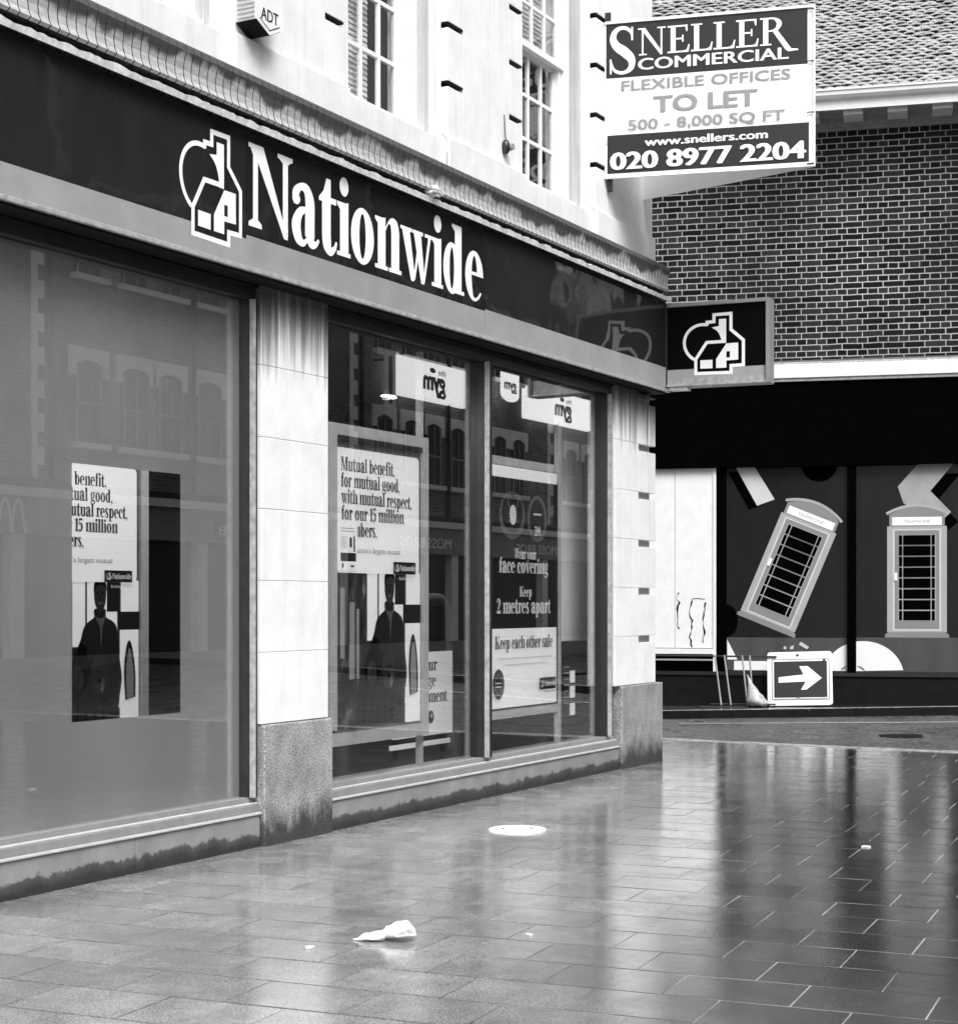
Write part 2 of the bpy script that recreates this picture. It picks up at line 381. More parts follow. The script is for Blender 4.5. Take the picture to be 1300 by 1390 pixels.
G = {
 'N': (.90, R(.09, 0, .19, .92)+R(0, 0, .27, .055)+R(.0, .945, .25, 1)+P([(.10, 1), (.30, 1), (.81, .0), (.82, -.03), (.74, -.03), (.10, .93)])+R(.71, 0, .82, 1)+R(.60, .945, .92, 1)+P([(.0, 1), (.10, .85), (.19, .9), (.25, 1)])+P([(.71, .9), (.60, .96), (.92, .96), (.82, .9)])+P([(.0, .05), (.09, .10), (.19, .10), (.27, .05)])),
 'a': (.61, K([(.10, .47, .10), (.09, .60, .14), (.20, .70, .09), (.33, .68, .15), (.40, .54, .2), (.40, .30, .21), (.40, .1, .21)])+E(.10, .53, .085, .07)+K([(.34, .44, .06), (.19, .38, .12), (.10, .22, .19), (.14, .06, .17), (.25, .0, .09), (.34, .06, .05)])+K([(.40, .14, .2), (.44, .04, .16), (.53, .03, .08), (.605, .10, .04)])),
 't': (.42, P([(0, .62), (0, .67), (.10, .76), (.17, .93), (.27, .93), (.27, .70), (.40, .70), (.40, .625)])+R(.07, .18, .27, .64)+K([(.17, .22, .2), (.19, .08, .19), (.27, .01, .12), (.36, .06, .07), (.405, .15, .04)])),
 'i': (.33, R(.07, 0, .27, .62)+flag(.07, .70)+R(0, 0, .32, .055)+E(.165, .91, .105, .125)),
 'o': (.60, ring),
 'n': (.66, stemn+arch(.07)),
 'm': (1.02, stemn+arch(.07)+arch(.42)),
 'w': (.87, P([(.04, .67), (.25, .67), (.40, .02), (.37, -.025), (.29, -.025)])+P([(.35, .0), (.40, .0), (.54, .5), (.50, .62)])+P([(.36, .67), (.56, .67), (.67, .02), (.65, -.025), (.57, -.025)])+P([(.62, 0), (.67, 0), (.84, .67), (.77, .67)])+R(0, .65, .32, .70)+R(.335, .65, .62, .70)+R(.67, .65, .90, .70)),
 'd': (.65, O(.25, .35, .25, .375, .065, .30)+R(.34, 0, .54, .93)+P([(.25, 1), (.25, .96), (.34, .90), (.54, .90), (.54, 1)])+R(.42, 0, .62, .055)),
 'e': (.57, O(.285, .35, .28, .375, .085, .30, 2, 322, .28)+P([(.19, .36), (.56, .36), (.56, .41), (.19, .41)])),
 'u': (.66, R(.06, .18, .26, .62)+flag(.06, .70)+K([(.16, .22, .2), (.19, .07, .16), (.28, .01, .10), (.40, .07, .06)])+R(.38, 0, .58, .62)+flag(.38, .70)+R(.45, 0, .65, .055)),
 'l': (.33, R(.07, 0, .27, .93)+flag(.07, 1.0)+R(0, 0, .33, .055)),
 'b': (.64, R(.07, 0, .26, .93)+flag(.07, 1.0)+O(.36, .35, .25, .375, .065, .30)),
 'h': (.66, R(.07, 0, .27, .93)+flag(.07, 1.0)+R(0, 0, .33, .055)+arch(.07)),
 'r': (.46, stemn+K([(.24, .5, .06), (.30, .64, .1), (.40, .67, .12)])+E(.40, .60, .075, .085)),
 's': (.48, K([(.38, .56, .05), (.33, .67, .08), (.20, .68, .13), (.11, .56, .15), (.22, .38, .19), (.35, .22, .16), (.32, .06, .12), (.18, .01, .08), (.08, .10, .05), (.06, .2, .04)])),
 'c': (.50, O(.28, .35, .28, .375, .085, .30, 42, 320, .2)+E(.40, .52, .08, .08)),
 'f': (.40, R(.08, 0, .28, .82)+R(0, 0, .36, .055)+R(0, .64, .38, .70)+K([(.18, .78, .2), (.22, .94, .14), (.32, .98, .09), (.39, .92, .09)])),
 'g': (.58, O(.26, .46, .24, .265, .08, .2)+K([(.12, .24, .05), (.08, .14, .09), (.2, .08, .12), (.42, .04, .13), (.47, -.10, .12), (.3, -.24, .08), (.1, -.2, .1), (.06, -.08, .07), (.16, .05, .05)])+K([(.44, .62, .07), (.52, .70, .07), (.56, .68, .08)])),
 'p': (.64, R(.07, -.26, .26, .62)+flag(.07, .70)+R(0, -.30, .33, -.25)+O(.36, .35, .25, .375, .065, .30)),
 'k': (.64, R(.07, 0, .26, .93)+flag(.07, 1.0)+R(0, 0, .32, .055)+P([(.24, .30), (.26, .24), (.50, .66), (.44, .68)])+P([(.28, .42), (.40, .48), (.62, .02), (.40, .02)])+R(.37, .65, .60, .70)),
 'v': (.58, P([(.04, .67), (.26, .67), (.38, .05), (.34, -.02), (.26, -.02)])+P([(.30, 0), (.36, 0), (.52, .67), (.46, .67)])+R(0, .65, .31, .70)+R(.37, .65, .6, .70)),
 'y': (.58, P([(.04, .67), (.26, .67), (.38, .05), (.34, -.02), (.26, -.02)])+K([(.48, .66, .06), (.36, .1, .06), (.26, -.2, .07), (.12, -.24, .12)])+R(0, .65, .31, .70)+R(.37, .65, .6, .70)),
 'M': (1.02, R(.10, 0, .18, 1)+R(0, 0, .28, .055)+P([(.08, 1), (.30, 1), (.54, .1), (.48, 0), (.44, 0)])+P([(.46, 0), (.52, 0), (.78, 1), (.70, 1)])+R(.70, 0, .92, 1)+R(.62, 0, 1.0, .055)+R(0, .945, .3, 1)+R(.7, .945, 1.0, 1)),
 'W': (1.1, P([(.04, .97), (.26, .97), (.46, .02), (.38, -.02), (.33, -.02)])+P([(.38, 0), (.44, 0), (.64, .8), (.58, .9)])+P([(.42, .97), (.64, .97), (.82, .02), (.76, -.02), (.69, -.02)])+P([(.74, 0), (.80, 0), (1.04, .97), (.96, .97)])+R(0, .945, .36, 1)+R(.40, .945, .74, 1)+R(.86, .945, 1.1, 1)),
 'K': (.86, R(.09, 0, .31, 1)+R(0, 0, .4, .055)+R(0, .945, .4, 1)+P([(.28, .42), (.28, .34), (.74, .97), (.64, .97)])+P([(.34, .52), (.46, .62), (.84, .02), (.56, .02)])+R(.54, .945, .84, 1)+R(.52, 0, .88, .055)),
 '1': (.36, R(.09, 0, .29, .92)+R(0, 0, .37, .055)+P([(0, .86), (0, .80), (.12, .84), (.29, .9), (.29, .98), (.2, .98)])),
 '5': (.5, P([(.08, .98), (.44, .98), (.44, .83), (.10, .83)])+R(.06, .52, .12, .9)+K([(.08, .52, .05), (.2, .60, .1), (.36, .5, .17), (.38, .25, .2), (.26, .03, .12), (.10, .06, .12), (.08, .16, .1)])),
 '2': (.52, K([(.10, .70, .10), (.14, .88, .12), (.28, .94, .12), (.40, .78, .19), (.32, .5, .15), (.16, .22, .07), (.07, .07, .05)])+P([(.03, 0), (.48, 0), (.50, .26), (.46, .26), (.40, .15), (.06, .15)])),
 ',': (.22, E(.1, .07, .08, .08)+K([(.14, .06, .08), (.13, -.06, .06), (.05, -.15, .03)])),
 '.': (.22, E(.1, .07, .08, .08)), ' ': (.30, []),
 # wider capitals for the agent's board
 '#S': (.78, K([(.64, .74, .03), (.62, .87, .07), (.50, .96, .08), (.34, .98, .08), (.18, .90, .13), (.13, .74, .18), (.24, .58, .2), (.44, .46, .22), (.62, .30, .2), (.62, .13, .15), (.48, .03, .08), (.30, .02, .07), (.14, .10, .07), (.07, .28, .03)])+R(.62, .70, .67, .99)+R(.04, 0, .085, .32)),
 '#N': (1.04, R(.14, 0, .20, .96)+R(.04, 0, .32, .05)+R(.0, .95, .28, 1)+P([(.08, 1), (.26, 1), (.88, .08), (.88, -.02), (.82, -.02)])+R(.82, 0, .88, 1)+R(.70, .95, 1.0, 1)),
 '#E': (.84, R(.14, 0, .32, 1)+R(.03, 0, .74, .06)+R(.03, .94, .72, 1)+R(.32, .48, .58, .54)+R(.55, .38, .60, .64)+P([(.72, 1), (.66, .94), (.70, .76), (.74, .76), (.75, 1)])+P([(.70, 0), (.78, 0), (.82, .28), (.78, .28), (.72, .1), (.62, .06)])),
 '#L': (.80, R(.14, 0, .32, 1)+R(.03, 0, .74, .06)+R(.03, .95, .43, 1)+P([(.66, 0), (.76, 0), (.80, .30), (.76, .30), (.70, .12), (.58, .06)])),
 '#R': (1.2, R(.14, 0, .32, 1)+R(.03, 0, .43, .05)+R(.03, .95, .3, 1)+K([(.28, .97, .06), (.50, .96, .07), (.66, .86, .15), (.70, .74, .18), (.62, .58, .12), (.46, .52, .06), (.30, .51, .05)])+P([(.44, .54), (.62, .56), (1.12, -.17), (1.36, -.20), (1.36, -.25), (1.02, -.27), (.92, -.2)])),
}
def serif(mb, text, u0, u1, base, cap, m, pre='', track=0):
    w = 0; items = []
    for ch in text:
        a, els = G.get(pre+ch, G.get(ch, G[' '])); items.append((w, els)); w += a+track
    w -= track; k = (u1-u0)/w
    if not m: return
    for x, els in items:
        for i, q in enumerate(els):
            mb.face([(u0+(x+p[0])*k, -mb.off-.0003-i*.000012, base+p[1]*cap) for p in ccw(q)], m)
    mb.off += .0018
def sans(mb, text, u0, u1, v0, v1, m, bold=0.0):
    cu = D.curves.new('t', 'FONT'); cu.body = text; cu.size = 1; cu.offset = 0; cu.resolution_u = 3
    o = D.objects.new('t', cu); col.objects.link(o)
    dg = bpy.context.evaluated_depsgraph_get(); dg.update()
    me = o.evaluated_get(dg).to_mesh()
    vs = [v.co.copy() for v in me.vertices]; fs = [list(p.vertices) for p in me.polygons]
    D.objects.remove(o); D.curves.remove(cu)
    if not vs: return
    x0 = min(v.x for v in vs); x1 = max(v.x for v in vs); y0 = min(v.y for v in vs); y1 = max(v.y for v in vs)
    kx_ = (u1-u0)/(x1-x0+2*bold); ky_ = (v1-v0)/(y1-y0+bold)
    shifts = [(0, 0)] if not bold else [(-bold, 0), (-bold/2, bold/2), (0, 0), (bold/2, bold/2), (bold, 0)]
    mb.off += .0006
    for dx, dy in shifts:
        mb.off += .0001; b = len(mb.v)
        for v in vs: mb.v.append(mb.xf @ Vector((u0+(v.x-x0+bold+dx)*kx_, -mb.off, v0+(v.y-y0+dy)*ky_)))
        for f in fs: mb.f.append(tuple(b+i for i in f)); mb.m.append(mb.mi(m))

# the house-in-a-circle emblem, in a unit box
def emblem(mb, x, z, w, h, fg, bg):
    def U(px, py): return (x+(px-320)/535*w, z+((827-(py+.07*(px-600)))/578)*h)
    pth = []
    for a in range(118, 281, 6):      # circle sweep from lower left over the top
        an = math.radians(a); pth.append((498-170*math.cos(math.radians(a-60)), 0))
    circ = [(500+168*math.cos(math.radians(t)), 545-172*math.sin(math.radians(t))) for t in range(80, 246, 6)]
    mb.flat([U(*p) for p in [(432, 826), (737, 810), (737, 748), (842, 738), (842, 512), (736, 418), (736, 270), (590, 283), (590, 346), (530, 352), (500, 375), (345, 500), (345, 620), (432, 700)]], bg)
    outline = [(530, 384), (530, 352), (590, 346), (590, 283), (736, 270), (736, 418), (842, 512), (842, 738), (737, 748), (737, 810), (432, 826), (432, 695), (527, 538), (672, 527)]
    wd = .05*w
    mb.line([U(*p) for p in circ], wd*.96, fg)
    mb.line([U(*p) for p in outline], wd, fg)
    arc = cr([(655, 520), (640, 470), (615, 430), (570, 400)])
    mb.flat([U(*p) for p in [(632, 322), (695, 318), (695, 540), (655, 543)]+arc+[(632, 386)]], fg)
    for q in ([(608, 690), (697, 545), (697, 767), (608, 772)], [(696, 545), (798, 537), (798, 612), (696, 618)], [(727, 614), (798, 608), (799, 692), (727, 699)], [(696, 675), (728, 673), (728, 699), (696, 702)], [(472, 702), (578, 697), (578, 775), (472, 780)]):
        mb.flat([U(*p) for p in q], fg)
def small_logo(mb, x0, x1, z0, z1, m1='ink', m2='white'):
    mb.rect(x0, x1, z0, z1, m1); h = z1-z0; w = x1-x0
    emblem(mb, x0+w*.05, z0+h*.2, w*.2, h*.62, m2, m1)
    serif(mb, 'Nationwide', x0+w*.27, x0+w*.96, z0+h*.28, h*.45, m2)

# ============================================================ THE BANK
bank = empty('bank_building', (9, 3, 0), 'white stone corner bank with dark fascia and sash windows above', 'building')
XL, XR = 2.0, 15.17
# --- ground floor pilasters
def pilaster(x0, x1, slots=False, px0=None, px1=None):
    mb = MB(); z = .775; k = 0
    while z < 3.6:
        z1 = min(z+.457, 3.6)
        if slots:
            mb.box(x0, x0+.55, .02, .30, z+.0025, z1, 'stonelow')
            mb.box(x0+.55, x1, .02, .30, z+.0025, z1-.065, 'stonelow')
            mb.box(x0+.55, x1-.035, .07, .30, z1-.065, z1, 'pmid')
        else: mb.box(x0, x1, .02, .30, z+.0025, z1, 'stonelow')
        z = z1
    p = mb.build('pilaster', bank, bevel=.003)
    mb = MB(); mb.box(px0, px1, 0, .3, -.06, .772, 'ped'); mb.build('pedestal', bank, bevel=.01)
pilaster(8.79, 9.555, px0=8.80, px1=9.585)
pilaster(3.2, 3.95, px0=3.2, px1=3.97)
pilaster(14.33, 15.30, True, 14.45, 15.44)
# --- plinths and ledges under the shop windows
for a, b in ((3.97, 8.80), (9.585, 14.45)):
    mb = MB()
    n = 4
    for i in range(n):
        xa = a+(b-a)*i/n; xb = a+(b-a)*(i+1)/n
        mb.box(xa+.0015, xb-.0015, .035, .3, -.06, .205, 'plinth')
    mb.build('plinth', bank, bevel=.006)
    mb = MB(); mb.box(a, b, .02, .3, .207, .222, 'metal2'); mb.box(a, b, .04, .3, .2222, .27, 'metal')
    mb.box(a, b, .055, .3, .2704, .282, 'metal2'); mb.box(a, b, .085, .3, .2824, .315, 'metal'); mb.build('window_ledge', bank, bevel=.003)
# --- shop windows : frame, glass, film
def shopwindow(x0, x1, lstrip=True):
    mb = MB()
    mb.box(x0, x1, .06, .12, 3.47, 3.62, 'dark'); mb.box(x0, x1, .03, .06, 3.545, 3.62, 'black')
    mb.box(x1-.045, x1-.030, .035, .075, .315, 3.47, 'trim'); mb.box(x1-.026, x1, .045, .075, .315, 3.47, 'dark'); mb.box(x1-.05, x1, .0752, .20, .315, 3.47, 'dark')
    mb.box(x0, x0+.035, .05, .075, .315, 3.47, 'dark'); mb.box(x0, x0+.05, .0752, .20, .315, 3.47, 'dark')
    f = mb.build('shop_window', bank, bevel=.002)
    mb = MB(); mb.box(x0+.05, x1-.05, .14, .148, .30, 3.47, 'glass'); mb.build('window_pane', f)
    return f
w1 = shopwindow(3.96, 8.785)
w2 = shopwindow(9.56, 11.93); w3 = shopwindow(11.935, 14.325)
mb = MB(); a, b, c, d = 4.0, 8.74, .30, 3.47
for q in ((a, 7.19, c, d), (8.145, b, c, d), (7.19, 8.145, c, .885), (7.19, 8.145, 2.325, d)): mb.box(q[0], q[1], .152, .1535, q[2], q[3], 'film')
mb.build('window_film', w1)
# --- shop interior
mb = MB()
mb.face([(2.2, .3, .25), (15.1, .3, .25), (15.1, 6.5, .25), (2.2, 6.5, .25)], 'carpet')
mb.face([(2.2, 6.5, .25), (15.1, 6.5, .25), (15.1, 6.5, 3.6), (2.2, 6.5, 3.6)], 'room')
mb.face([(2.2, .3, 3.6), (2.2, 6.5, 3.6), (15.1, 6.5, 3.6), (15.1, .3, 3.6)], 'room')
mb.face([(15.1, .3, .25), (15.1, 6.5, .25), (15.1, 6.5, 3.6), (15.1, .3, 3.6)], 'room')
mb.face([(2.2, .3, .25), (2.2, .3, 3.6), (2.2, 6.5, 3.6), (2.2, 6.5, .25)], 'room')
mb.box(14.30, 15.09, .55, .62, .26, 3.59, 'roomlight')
mb.build('shop_interior', bank)
# --- fascia board, with trims
FY = -.12
fas = MB()
jx = [XL, 5.3, 8.437, 11.528, 15.22]
for i in range(4):
    fas.box(jx[i]+.002, jx[i+1]-.002, FY, FY+.1, 3.60, 4.445, 'acry' if i != 2 else 'acry2')
fo = fas.build('fascia_board', bank)
mb = MB()
for i in range(4): mb.box(jx[i]+.002, jx[i+1]-.002, FY-.003, FY, 3.607, [3.775, 3.775, 3.80, 3.815][i]+.0, 'band')
mb.build('fascia_band', bank)
mb = MB(); mb.box(XL, 15.22, FY-.022, FY+.1, 3.578, 3.606, 'trim'); mb.box(XL, 15.22, FY-.0, .3, 3.560, 3.5775, 'black'); mb.build('fascia_bottom_trim', bank, bevel=.004)
mb = MB(T(0, FY-.012, 0)); rows = [[], [], [], []]
x = XL
while x < 15.2:
    j = 4.468+.012*noise.noise(Vector((x*9, 0, 0)))+random.uniform(-.006, .006)
    for r, (yy, zz) in zip(rows, ((-.05, 4.436), (-.062, j+.004), (-.02, j+.018), (.1, j+.016))): r.append((x, yy, zz))
    x += .03
mb.grid(rows, 'flash', smooth=False); mb.build('fascia_top_trim', bank)
# emblem and name
mb = MB(T(0, FY-.003, 0)); emblem(mb, 7.785, 3.695, .605, .69, 'white', 'acry'); mb.build('emblem', bank)
mb = MB(T(0, FY-.0015, 0)); serif(mb, 'Nationwide', 8.461, 11.50, 3.863, .512, 'white'); mb.build('lettering', bank)
# --- cornice with vertical flutes
prof = [(-.03, 4.80), (-.17, 4.77), (-.225, 4.735), (-.232, 4.70), (-.212, 4.655), (-.198, 4.60), (-.200, 4.555), (-.212, 4.525), (-.19, 4.512), (-.06, 4.50), (-.055, 4.45)]
mb = MB(); rows = []; x = XL; k = 0
xs = []
while x < 15.05:
    xs += [(x, 0), (x+.004, .012), (x+.008, 0)]; x += .074+random.uniform(-.005, .005)
xs.append((15.06, 0))
for x, g in xs:
    rows.append([(x+(.0 if i < 2 else (4.7-z)*.12), y+(g if 3 <= i <= 8 else 0), z) for i, (y, z) in enumerate(prof)])
for i_ in range(len(rows)-1): mb.grid([rows[i_][:9], rows[i_+1][:9]], 'cornice' if xs[i_+1][0]-xs[i_][0] > .02 else 'rough_dark', smooth=False); mb.grid([r[8:] for r in rows], 'rough_dark', smooth=False); mb.face([(15.06+(.0 if i < 2 else (4.7-z)*.12), y, z) for i, (y, z) in enumerate(prof)]+[(15.06, .1, 4.45), (15.06, .1, 4.80)], 'cornice')  # soffit shade painted with the dark material; grooves dark too
mb.build('cornice', bank)
mb = MB(); rows = [[], [], [], []]; x = XL
while x < 15.12:      # rubble under the cornice
    n = lambda s: noise.noise(Vector((x*16, s, 0)))
    rows[0].append((x, -.07+.015*n(1), 4.505)); rows[1].append((x, -.125+.03*n(2), 4.49+.01*n(5))); rows[2].append((x, -.12+.04*n(3), 4.475+.01*n(6))); rows[3].append((x, -.10, 4.452)); x += .018
mb.grid(rows, 'rough_dark', smooth=False); mb.build('mortar_bed', bank)
# --- upper wall
PB = [(2.0, 4.38), (5.80, 7.05), (8.487, 9.73), (11.163, 12.41), (13.865, XR)]
ZT = 10.2
upper = MB(); ped = MB()
for i, (a, b) in enumerate(PB):
    mb = MB()
    e0 = .24; e1 = .24 if i < 4 else .0
    mb.box(a+e0, b-e1, 0, .3, 5.062, ZT, 'stone')
    z = 5.062; zs = [5.46]+[5.46+.447*k for k in range(1, 11)]
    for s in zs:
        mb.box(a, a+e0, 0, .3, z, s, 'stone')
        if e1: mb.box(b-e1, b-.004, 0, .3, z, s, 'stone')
        mb.box(a+.03, a+e0, .09, .3, s, s+.045, 'black'); mb.box(a+.002, a+e0, .004, .0899, s+.030, s+.0449, 'black')  # black backing and lip paint the shade inside the slots
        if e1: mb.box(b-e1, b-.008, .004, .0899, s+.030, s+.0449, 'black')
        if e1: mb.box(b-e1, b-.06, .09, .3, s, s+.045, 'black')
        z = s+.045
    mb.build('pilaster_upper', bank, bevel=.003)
    mb = MB(); mb.box(a-.03, b+(.0 if i == 4 else .02), -.035, .3, 4.74, 5.06, 'stone'); mb.build('base_course', bank, bevel=.006)
mb = MB()
for i in range(4):
    a = PB[i][1]; b = PB[i+1][0]
    mb.box(a+.02, b-.03, .02, .3, 4.74, 5.045, 'stone')              # under window
    mb.box(a, a+.11, .06, .3, 5.05, ZT, 'stone'); mb.box(b-.12, b, .06, .3, 5.05, ZT, 'stone')
    mb.box(a+.1101, b-.1201, .06, .3, 7.9, ZT, 'stone')
mb.build('wall', bank, bevel=.003)
mb = MB()      # reveals beside each window, their side shade put in the grey
for i in range(4):
    a = PB[i][1]; b = PB[i+1][0]
    for q in ((b-.1795, b-.1205), (a+.1105, a+.16)):
        mb = MB(); mb.box(q[0], q[1], .10, .3, 5.05, 7.9, 'stoneband'); mb.build('window_reveal', bank)
mb = MB(); mb.box(XL, XR, .3, .5, 3.62, 4.9, 'stone'); mb.box(XL-.3, XL, 0, 8, 0, ZT, 'stone')
mb.box(15.0, 15.155, .5, 8, 3.6, ZT, 'stone'); mb.box(15.11, 15.28, .31, 8, -.06, 3.55, 'stone'); mb.box(XL, XR, -.1, 8.2, ZT, ZT+.3, 'stone'); mb.build('wall_core', bank)
def sash(xr, kind):
    xl = xr-.735; fo = MB()
    # outer frame
    fo.box(xr+.0, xr+.22, .17, .3, 5.10, 7.9, 'winwhite'); fo.box(xl-.2, xl, .17, .3, 5.10, 7.9, 'winwhite')
    fo.box(xr+.06, xr+.12, .155, .17, 5.10, 7.9, 'winwhite')
    fo.box(xl-.2, xr+.22, .10, .3, 5.047, 5.10, 'winwhite'); fo.box(xl, xr, .17, .3, 7.75, 7.9, 'winwhite')
    o = fo.build('sash_window', bank, bevel=.003)
    mid = 6.25 if kind else 6.34
    for nm, z0, z1, y in (('lower_sash', 5.10, mid, .215), ('upper_sash', mid, 7.75, .18 if kind else .175)):
        mb = MB(); mb.box(xl, xr, y, y+.035, z0, z0+.055, 'winwhite'); mb.box(xl, xr, y, y+.035, z1-.04, z1, 'winwhite')
        if nm[0] == 'u': mb.box(xl-.04, xr+.06, y-.035, y, z0-.01, z0+.045, 'winwhite')
        mb.box(xl, xl+.03, y, y+.035, z0+.055, z1-.04, 'winwhite'); mb.box(xr-.03, xr, y, y+.035, z0+.055, z1-.04, 'winwhite')
        for k in (1, 2): mb.box(xl+.245*k-.017, xl+.245*k+.017, y+.004, y+.03, z0+.055, z1-.04, 'winwhite')
        nr = 3 if nm[0] == 'l' else 4
        for k in range(1, nr):
            zz = z0+.03+(z1-z0-.03)*k/nr
            for q in range(3): mb.box(xl+.245*q+(.0305 if q == 0 else .0175), xl+.245*(q+1)-(.0305 if q == 2 else .0175), y+.004, y+.03, zz-.015, zz+.015, 'winwhite')
        s_ = mb.build(nm, o)
        mb = MB(); mb.box(xl+.02, xr-.02, y+.014, y+.018, z0+.04, z1-.03, 'glassup'); mb.build('window_pane', s_)
    mb = MB(); mb.box(xl-.1, xr+.1, .55, .56, 5.0, 7.9, 'room')
    mb.box(xr+.1, xr+.11, .3, .55, 5.0, 7.9, 'room'); mb.box(xl-.1, xl-.09, .3, .55, 5.0, 7.9, 'room'); mb.build('room_backing', o)
    mb = MB(); z = 5.12
    while z < 7.7:
        x2 = xr-.27 if kind == 0 else xr-.01
        mb.face([(xl, .302, z), (x2, .302, z), (x2, .312, z+.044), (xl, .312, z+.044)], 'blind' if (kind == 0 or z > 6.3) else 'ink'); z += .04
    mb.build('venetian_blind', o)
    return o
for i, xr in enumerate((5.37, 8.10, 10.774, 13.441)): sash(xr, i == 3)

# ------------------------------------------------------------ bits on the bank front
al = empty('alarm_box', (8.61, -.08, 5.08), 'white hexagonal burglar alarm box on the upper wall with louvred side', 'alarm box')
hexa = [(8.49, 5.135), (8.628, 5.070), (8.76, 5.135), (8.76, 5.42), (8.49, 5.42)]
mb = MB(); mb.prism([(x, z) for x, z in hexa], -.16, -.002, 'winwhite', 'winwhite'); mb.build('casing', al, bevel=.004)
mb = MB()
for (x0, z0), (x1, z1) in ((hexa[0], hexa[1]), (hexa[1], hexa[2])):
    mb.face([(x0, -.158, z0-.003), (x1, -.158, z1-.003), (x1, -.004, z1-.003), (x0, -.004, z0-.003)], 'black')  # black sheets paint the shade under the casing
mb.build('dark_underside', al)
mb = MB()
for k in range(9): mb.box(8.478, 8.489, -.15, -.02, 5.15+k*.028, 5.162+k*.028, 'metal2')
mb.build('louvre', al)
mb = MB(T(0, -.1605, 0)); sans(mb, 'ADT', 8.535, 8.72, 5.15, 5.225, 'ink', .02); mb.line([(8.52, 5.15), (8.628, 5.098), (8.735, 5.15)], .006, 'ink'); mb.build('lettering', al)
cam_ = empty('wall_sensor', (12.07, -.03, 5.2), 'small dark sensor hanging by its cable below a wall slot', 'sensor')
mb = MB(); mb.tube([(12.07, -.02, 5.21+.06*math.cos(t*PI/8)) for t in range(0, 9)], [.002]+[.035*math.sin(t*PI/8)+.002 for t in range(1, 8)]+[.002], 'dark', 14); mb.build('housing', cam_)
mb = MB(); mb.tube([(12.07+.028*math.cos(0), -.045, 5.21), (12.095, -.075, 5.212)], [.03, .026], 'metal', 14); mb.build('lens', cam_)
mb = MB(); mb.tube([(12.07, -.02, 5.26), (12.072, -.012, 5.36), (12.073, -.006, 5.47)], .004, 'dark', 6); mb.build('cable', cam_)
def crumple(name, cx, cy, cz, rx, ry, rz, m, seed, parent=None, amp=.35, fr=2.4, n=26):
    mb = MB(); rows = []
    for i in range(n+1):
        th = PI*i/n; r = []
        for j in range(n*2):
            ph = PI*j/n
            d = Vector((math.sin(th)*math.cos(ph), math.sin(th)*math.sin(ph), math.cos(th)))
            q = 1+amp*noise.noise(d*fr+Vector((seed, 0, 0)))+amp*.5*abs(noise.noise(d*fr*2.7+Vector((0, seed, 0))))
            z = cz+d.z*rz*q
            r.append((cx+d.x*rx*q, cy+d.y*ry*q, max(z, cz-rz*.98)))
        rows.append(r)
    mb.grid(rows, m, close=True); return mb
mb = crumple('x', 10.60, -.20, 4.515, .055, .035, .035, 'rag', 3, amp=1.0, fr=3)
tag(mb.build('crumpled_rag'), 'small white crumpled scrap caught on the trim above the fascia', 'rag')
# cables running on the wall front
for i, xx in enumerate((11.135, 13.84)):
    mb = MB(); mb.tube([(xx, -.005, 4.80), (xx+.004, -.01, 4.95), (xx, -.004, 5.06), (xx+.01, .045, 5.10)], .007, 'trim', 6)
    tag(mb.build('wall_cable'), ['thin grey cable beside the pilaster right of the left sash window', 'thin grey cable on the corner pilaster right of the open sash window'][i], 'cable', 'cables on the upper wall')

# ------------------------------------------------------------ projecting sign box
u = Vector((.10, -1, 0)); ul = .945; u.normalize(); n_ = Vector((-u.y, u.x, 0))  # away from camera
if n_.x < 0: n_ = -n_
def frame(o, u, n): return Matrix(((u.x, n.x, 0, o[0]), (u.y, n.y, 0, o[1]), (0, 0, 1, o[2]), (0, 0, 0, 1)))
SB = frame((15.235, -.13, 3.625), u, n_)
sg = empty('projecting_sign', None, 'dark double-sided box sign with white house emblem jutting from the fascia end', 'sign', mat=SB)
W_ = ul+.02; Hs = .80
mb = MB(SB); mb.box(0, W_, .0, .16, .02, Hs-.035, 'boxface'); mb.build('box_body', sg)
mb = MB(SB)
mb.box(0, W_, -.03, .17, Hs-.035, Hs, 'metal'); mb.box(0, W_, -.03, .17, 0, .02, 'trim'); mb.box(W_, W_+.035, -.03, .17, 0, Hs, 'metal')
mb.box(-.012, .0, -.02, .17, 0.02, Hs-.035, 'dark'); mb.build('box_frame', sg, bevel=.003)
mb = MB(SB); mb.rect(.0, W_, .075, .165, 'pmid'); mb.rect(.0, W_, .02, .075, 'trim'); emblem(mb, .155, .105, .605, .60, 'white', 'boxface'); mb.build('emblem', sg)
mb = MB(SB); mb.box(.02, .2, .0, .12, -.03, -.004, 'flash'); mb.box(-.12, .0, .02, .12, -.035, -.004, 'flash'); mb.build('bracket', sg)

# ------------------------------------------------------------ letting board (V shaped, two panels)
A = Vector((14.042, -.005, 5.387)); B_ = Vector((14.498, -1.798, 5.387)); C_ = Vector((14.924, -.005, 5.387))
ub = (B_-A).normalized(); nb = Vector((-ub.y, ub.x, 0)); LB = (B_-A).length; HB = 1.421
if nb.x < 0: nb = -nb
BF = frame(A, ub, nb)
bd = empty('letting_board', None, 'white V-shaped office letting board jutting from the upper wall', 'sign', mat=BF)
mb = MB(BF); mb.box(0, LB, 0, .012, 0, HB, 'paper'); mb.build('front_panel', bd)
ur = (C_-B_).normalized(); nr_ = Vector((-ur.y, ur.x, 0)); RF = frame(B_+nb*.03, ur, nr_)
mb = MB(RF); mb.box(0, (C_-B_).length, 0, .012, 0, HB, 'paper'); mb.build('rear_panel', bd)
mb = MB(BF)
mb.box(0, LB, -.012, 0, 0, .028, 'white'); mb.box(0, LB, -.012, 0, HB-.022, HB, 'white'); mb.box(LB-.0, LB+.022, -.014, .02, -.0, HB, 'white')
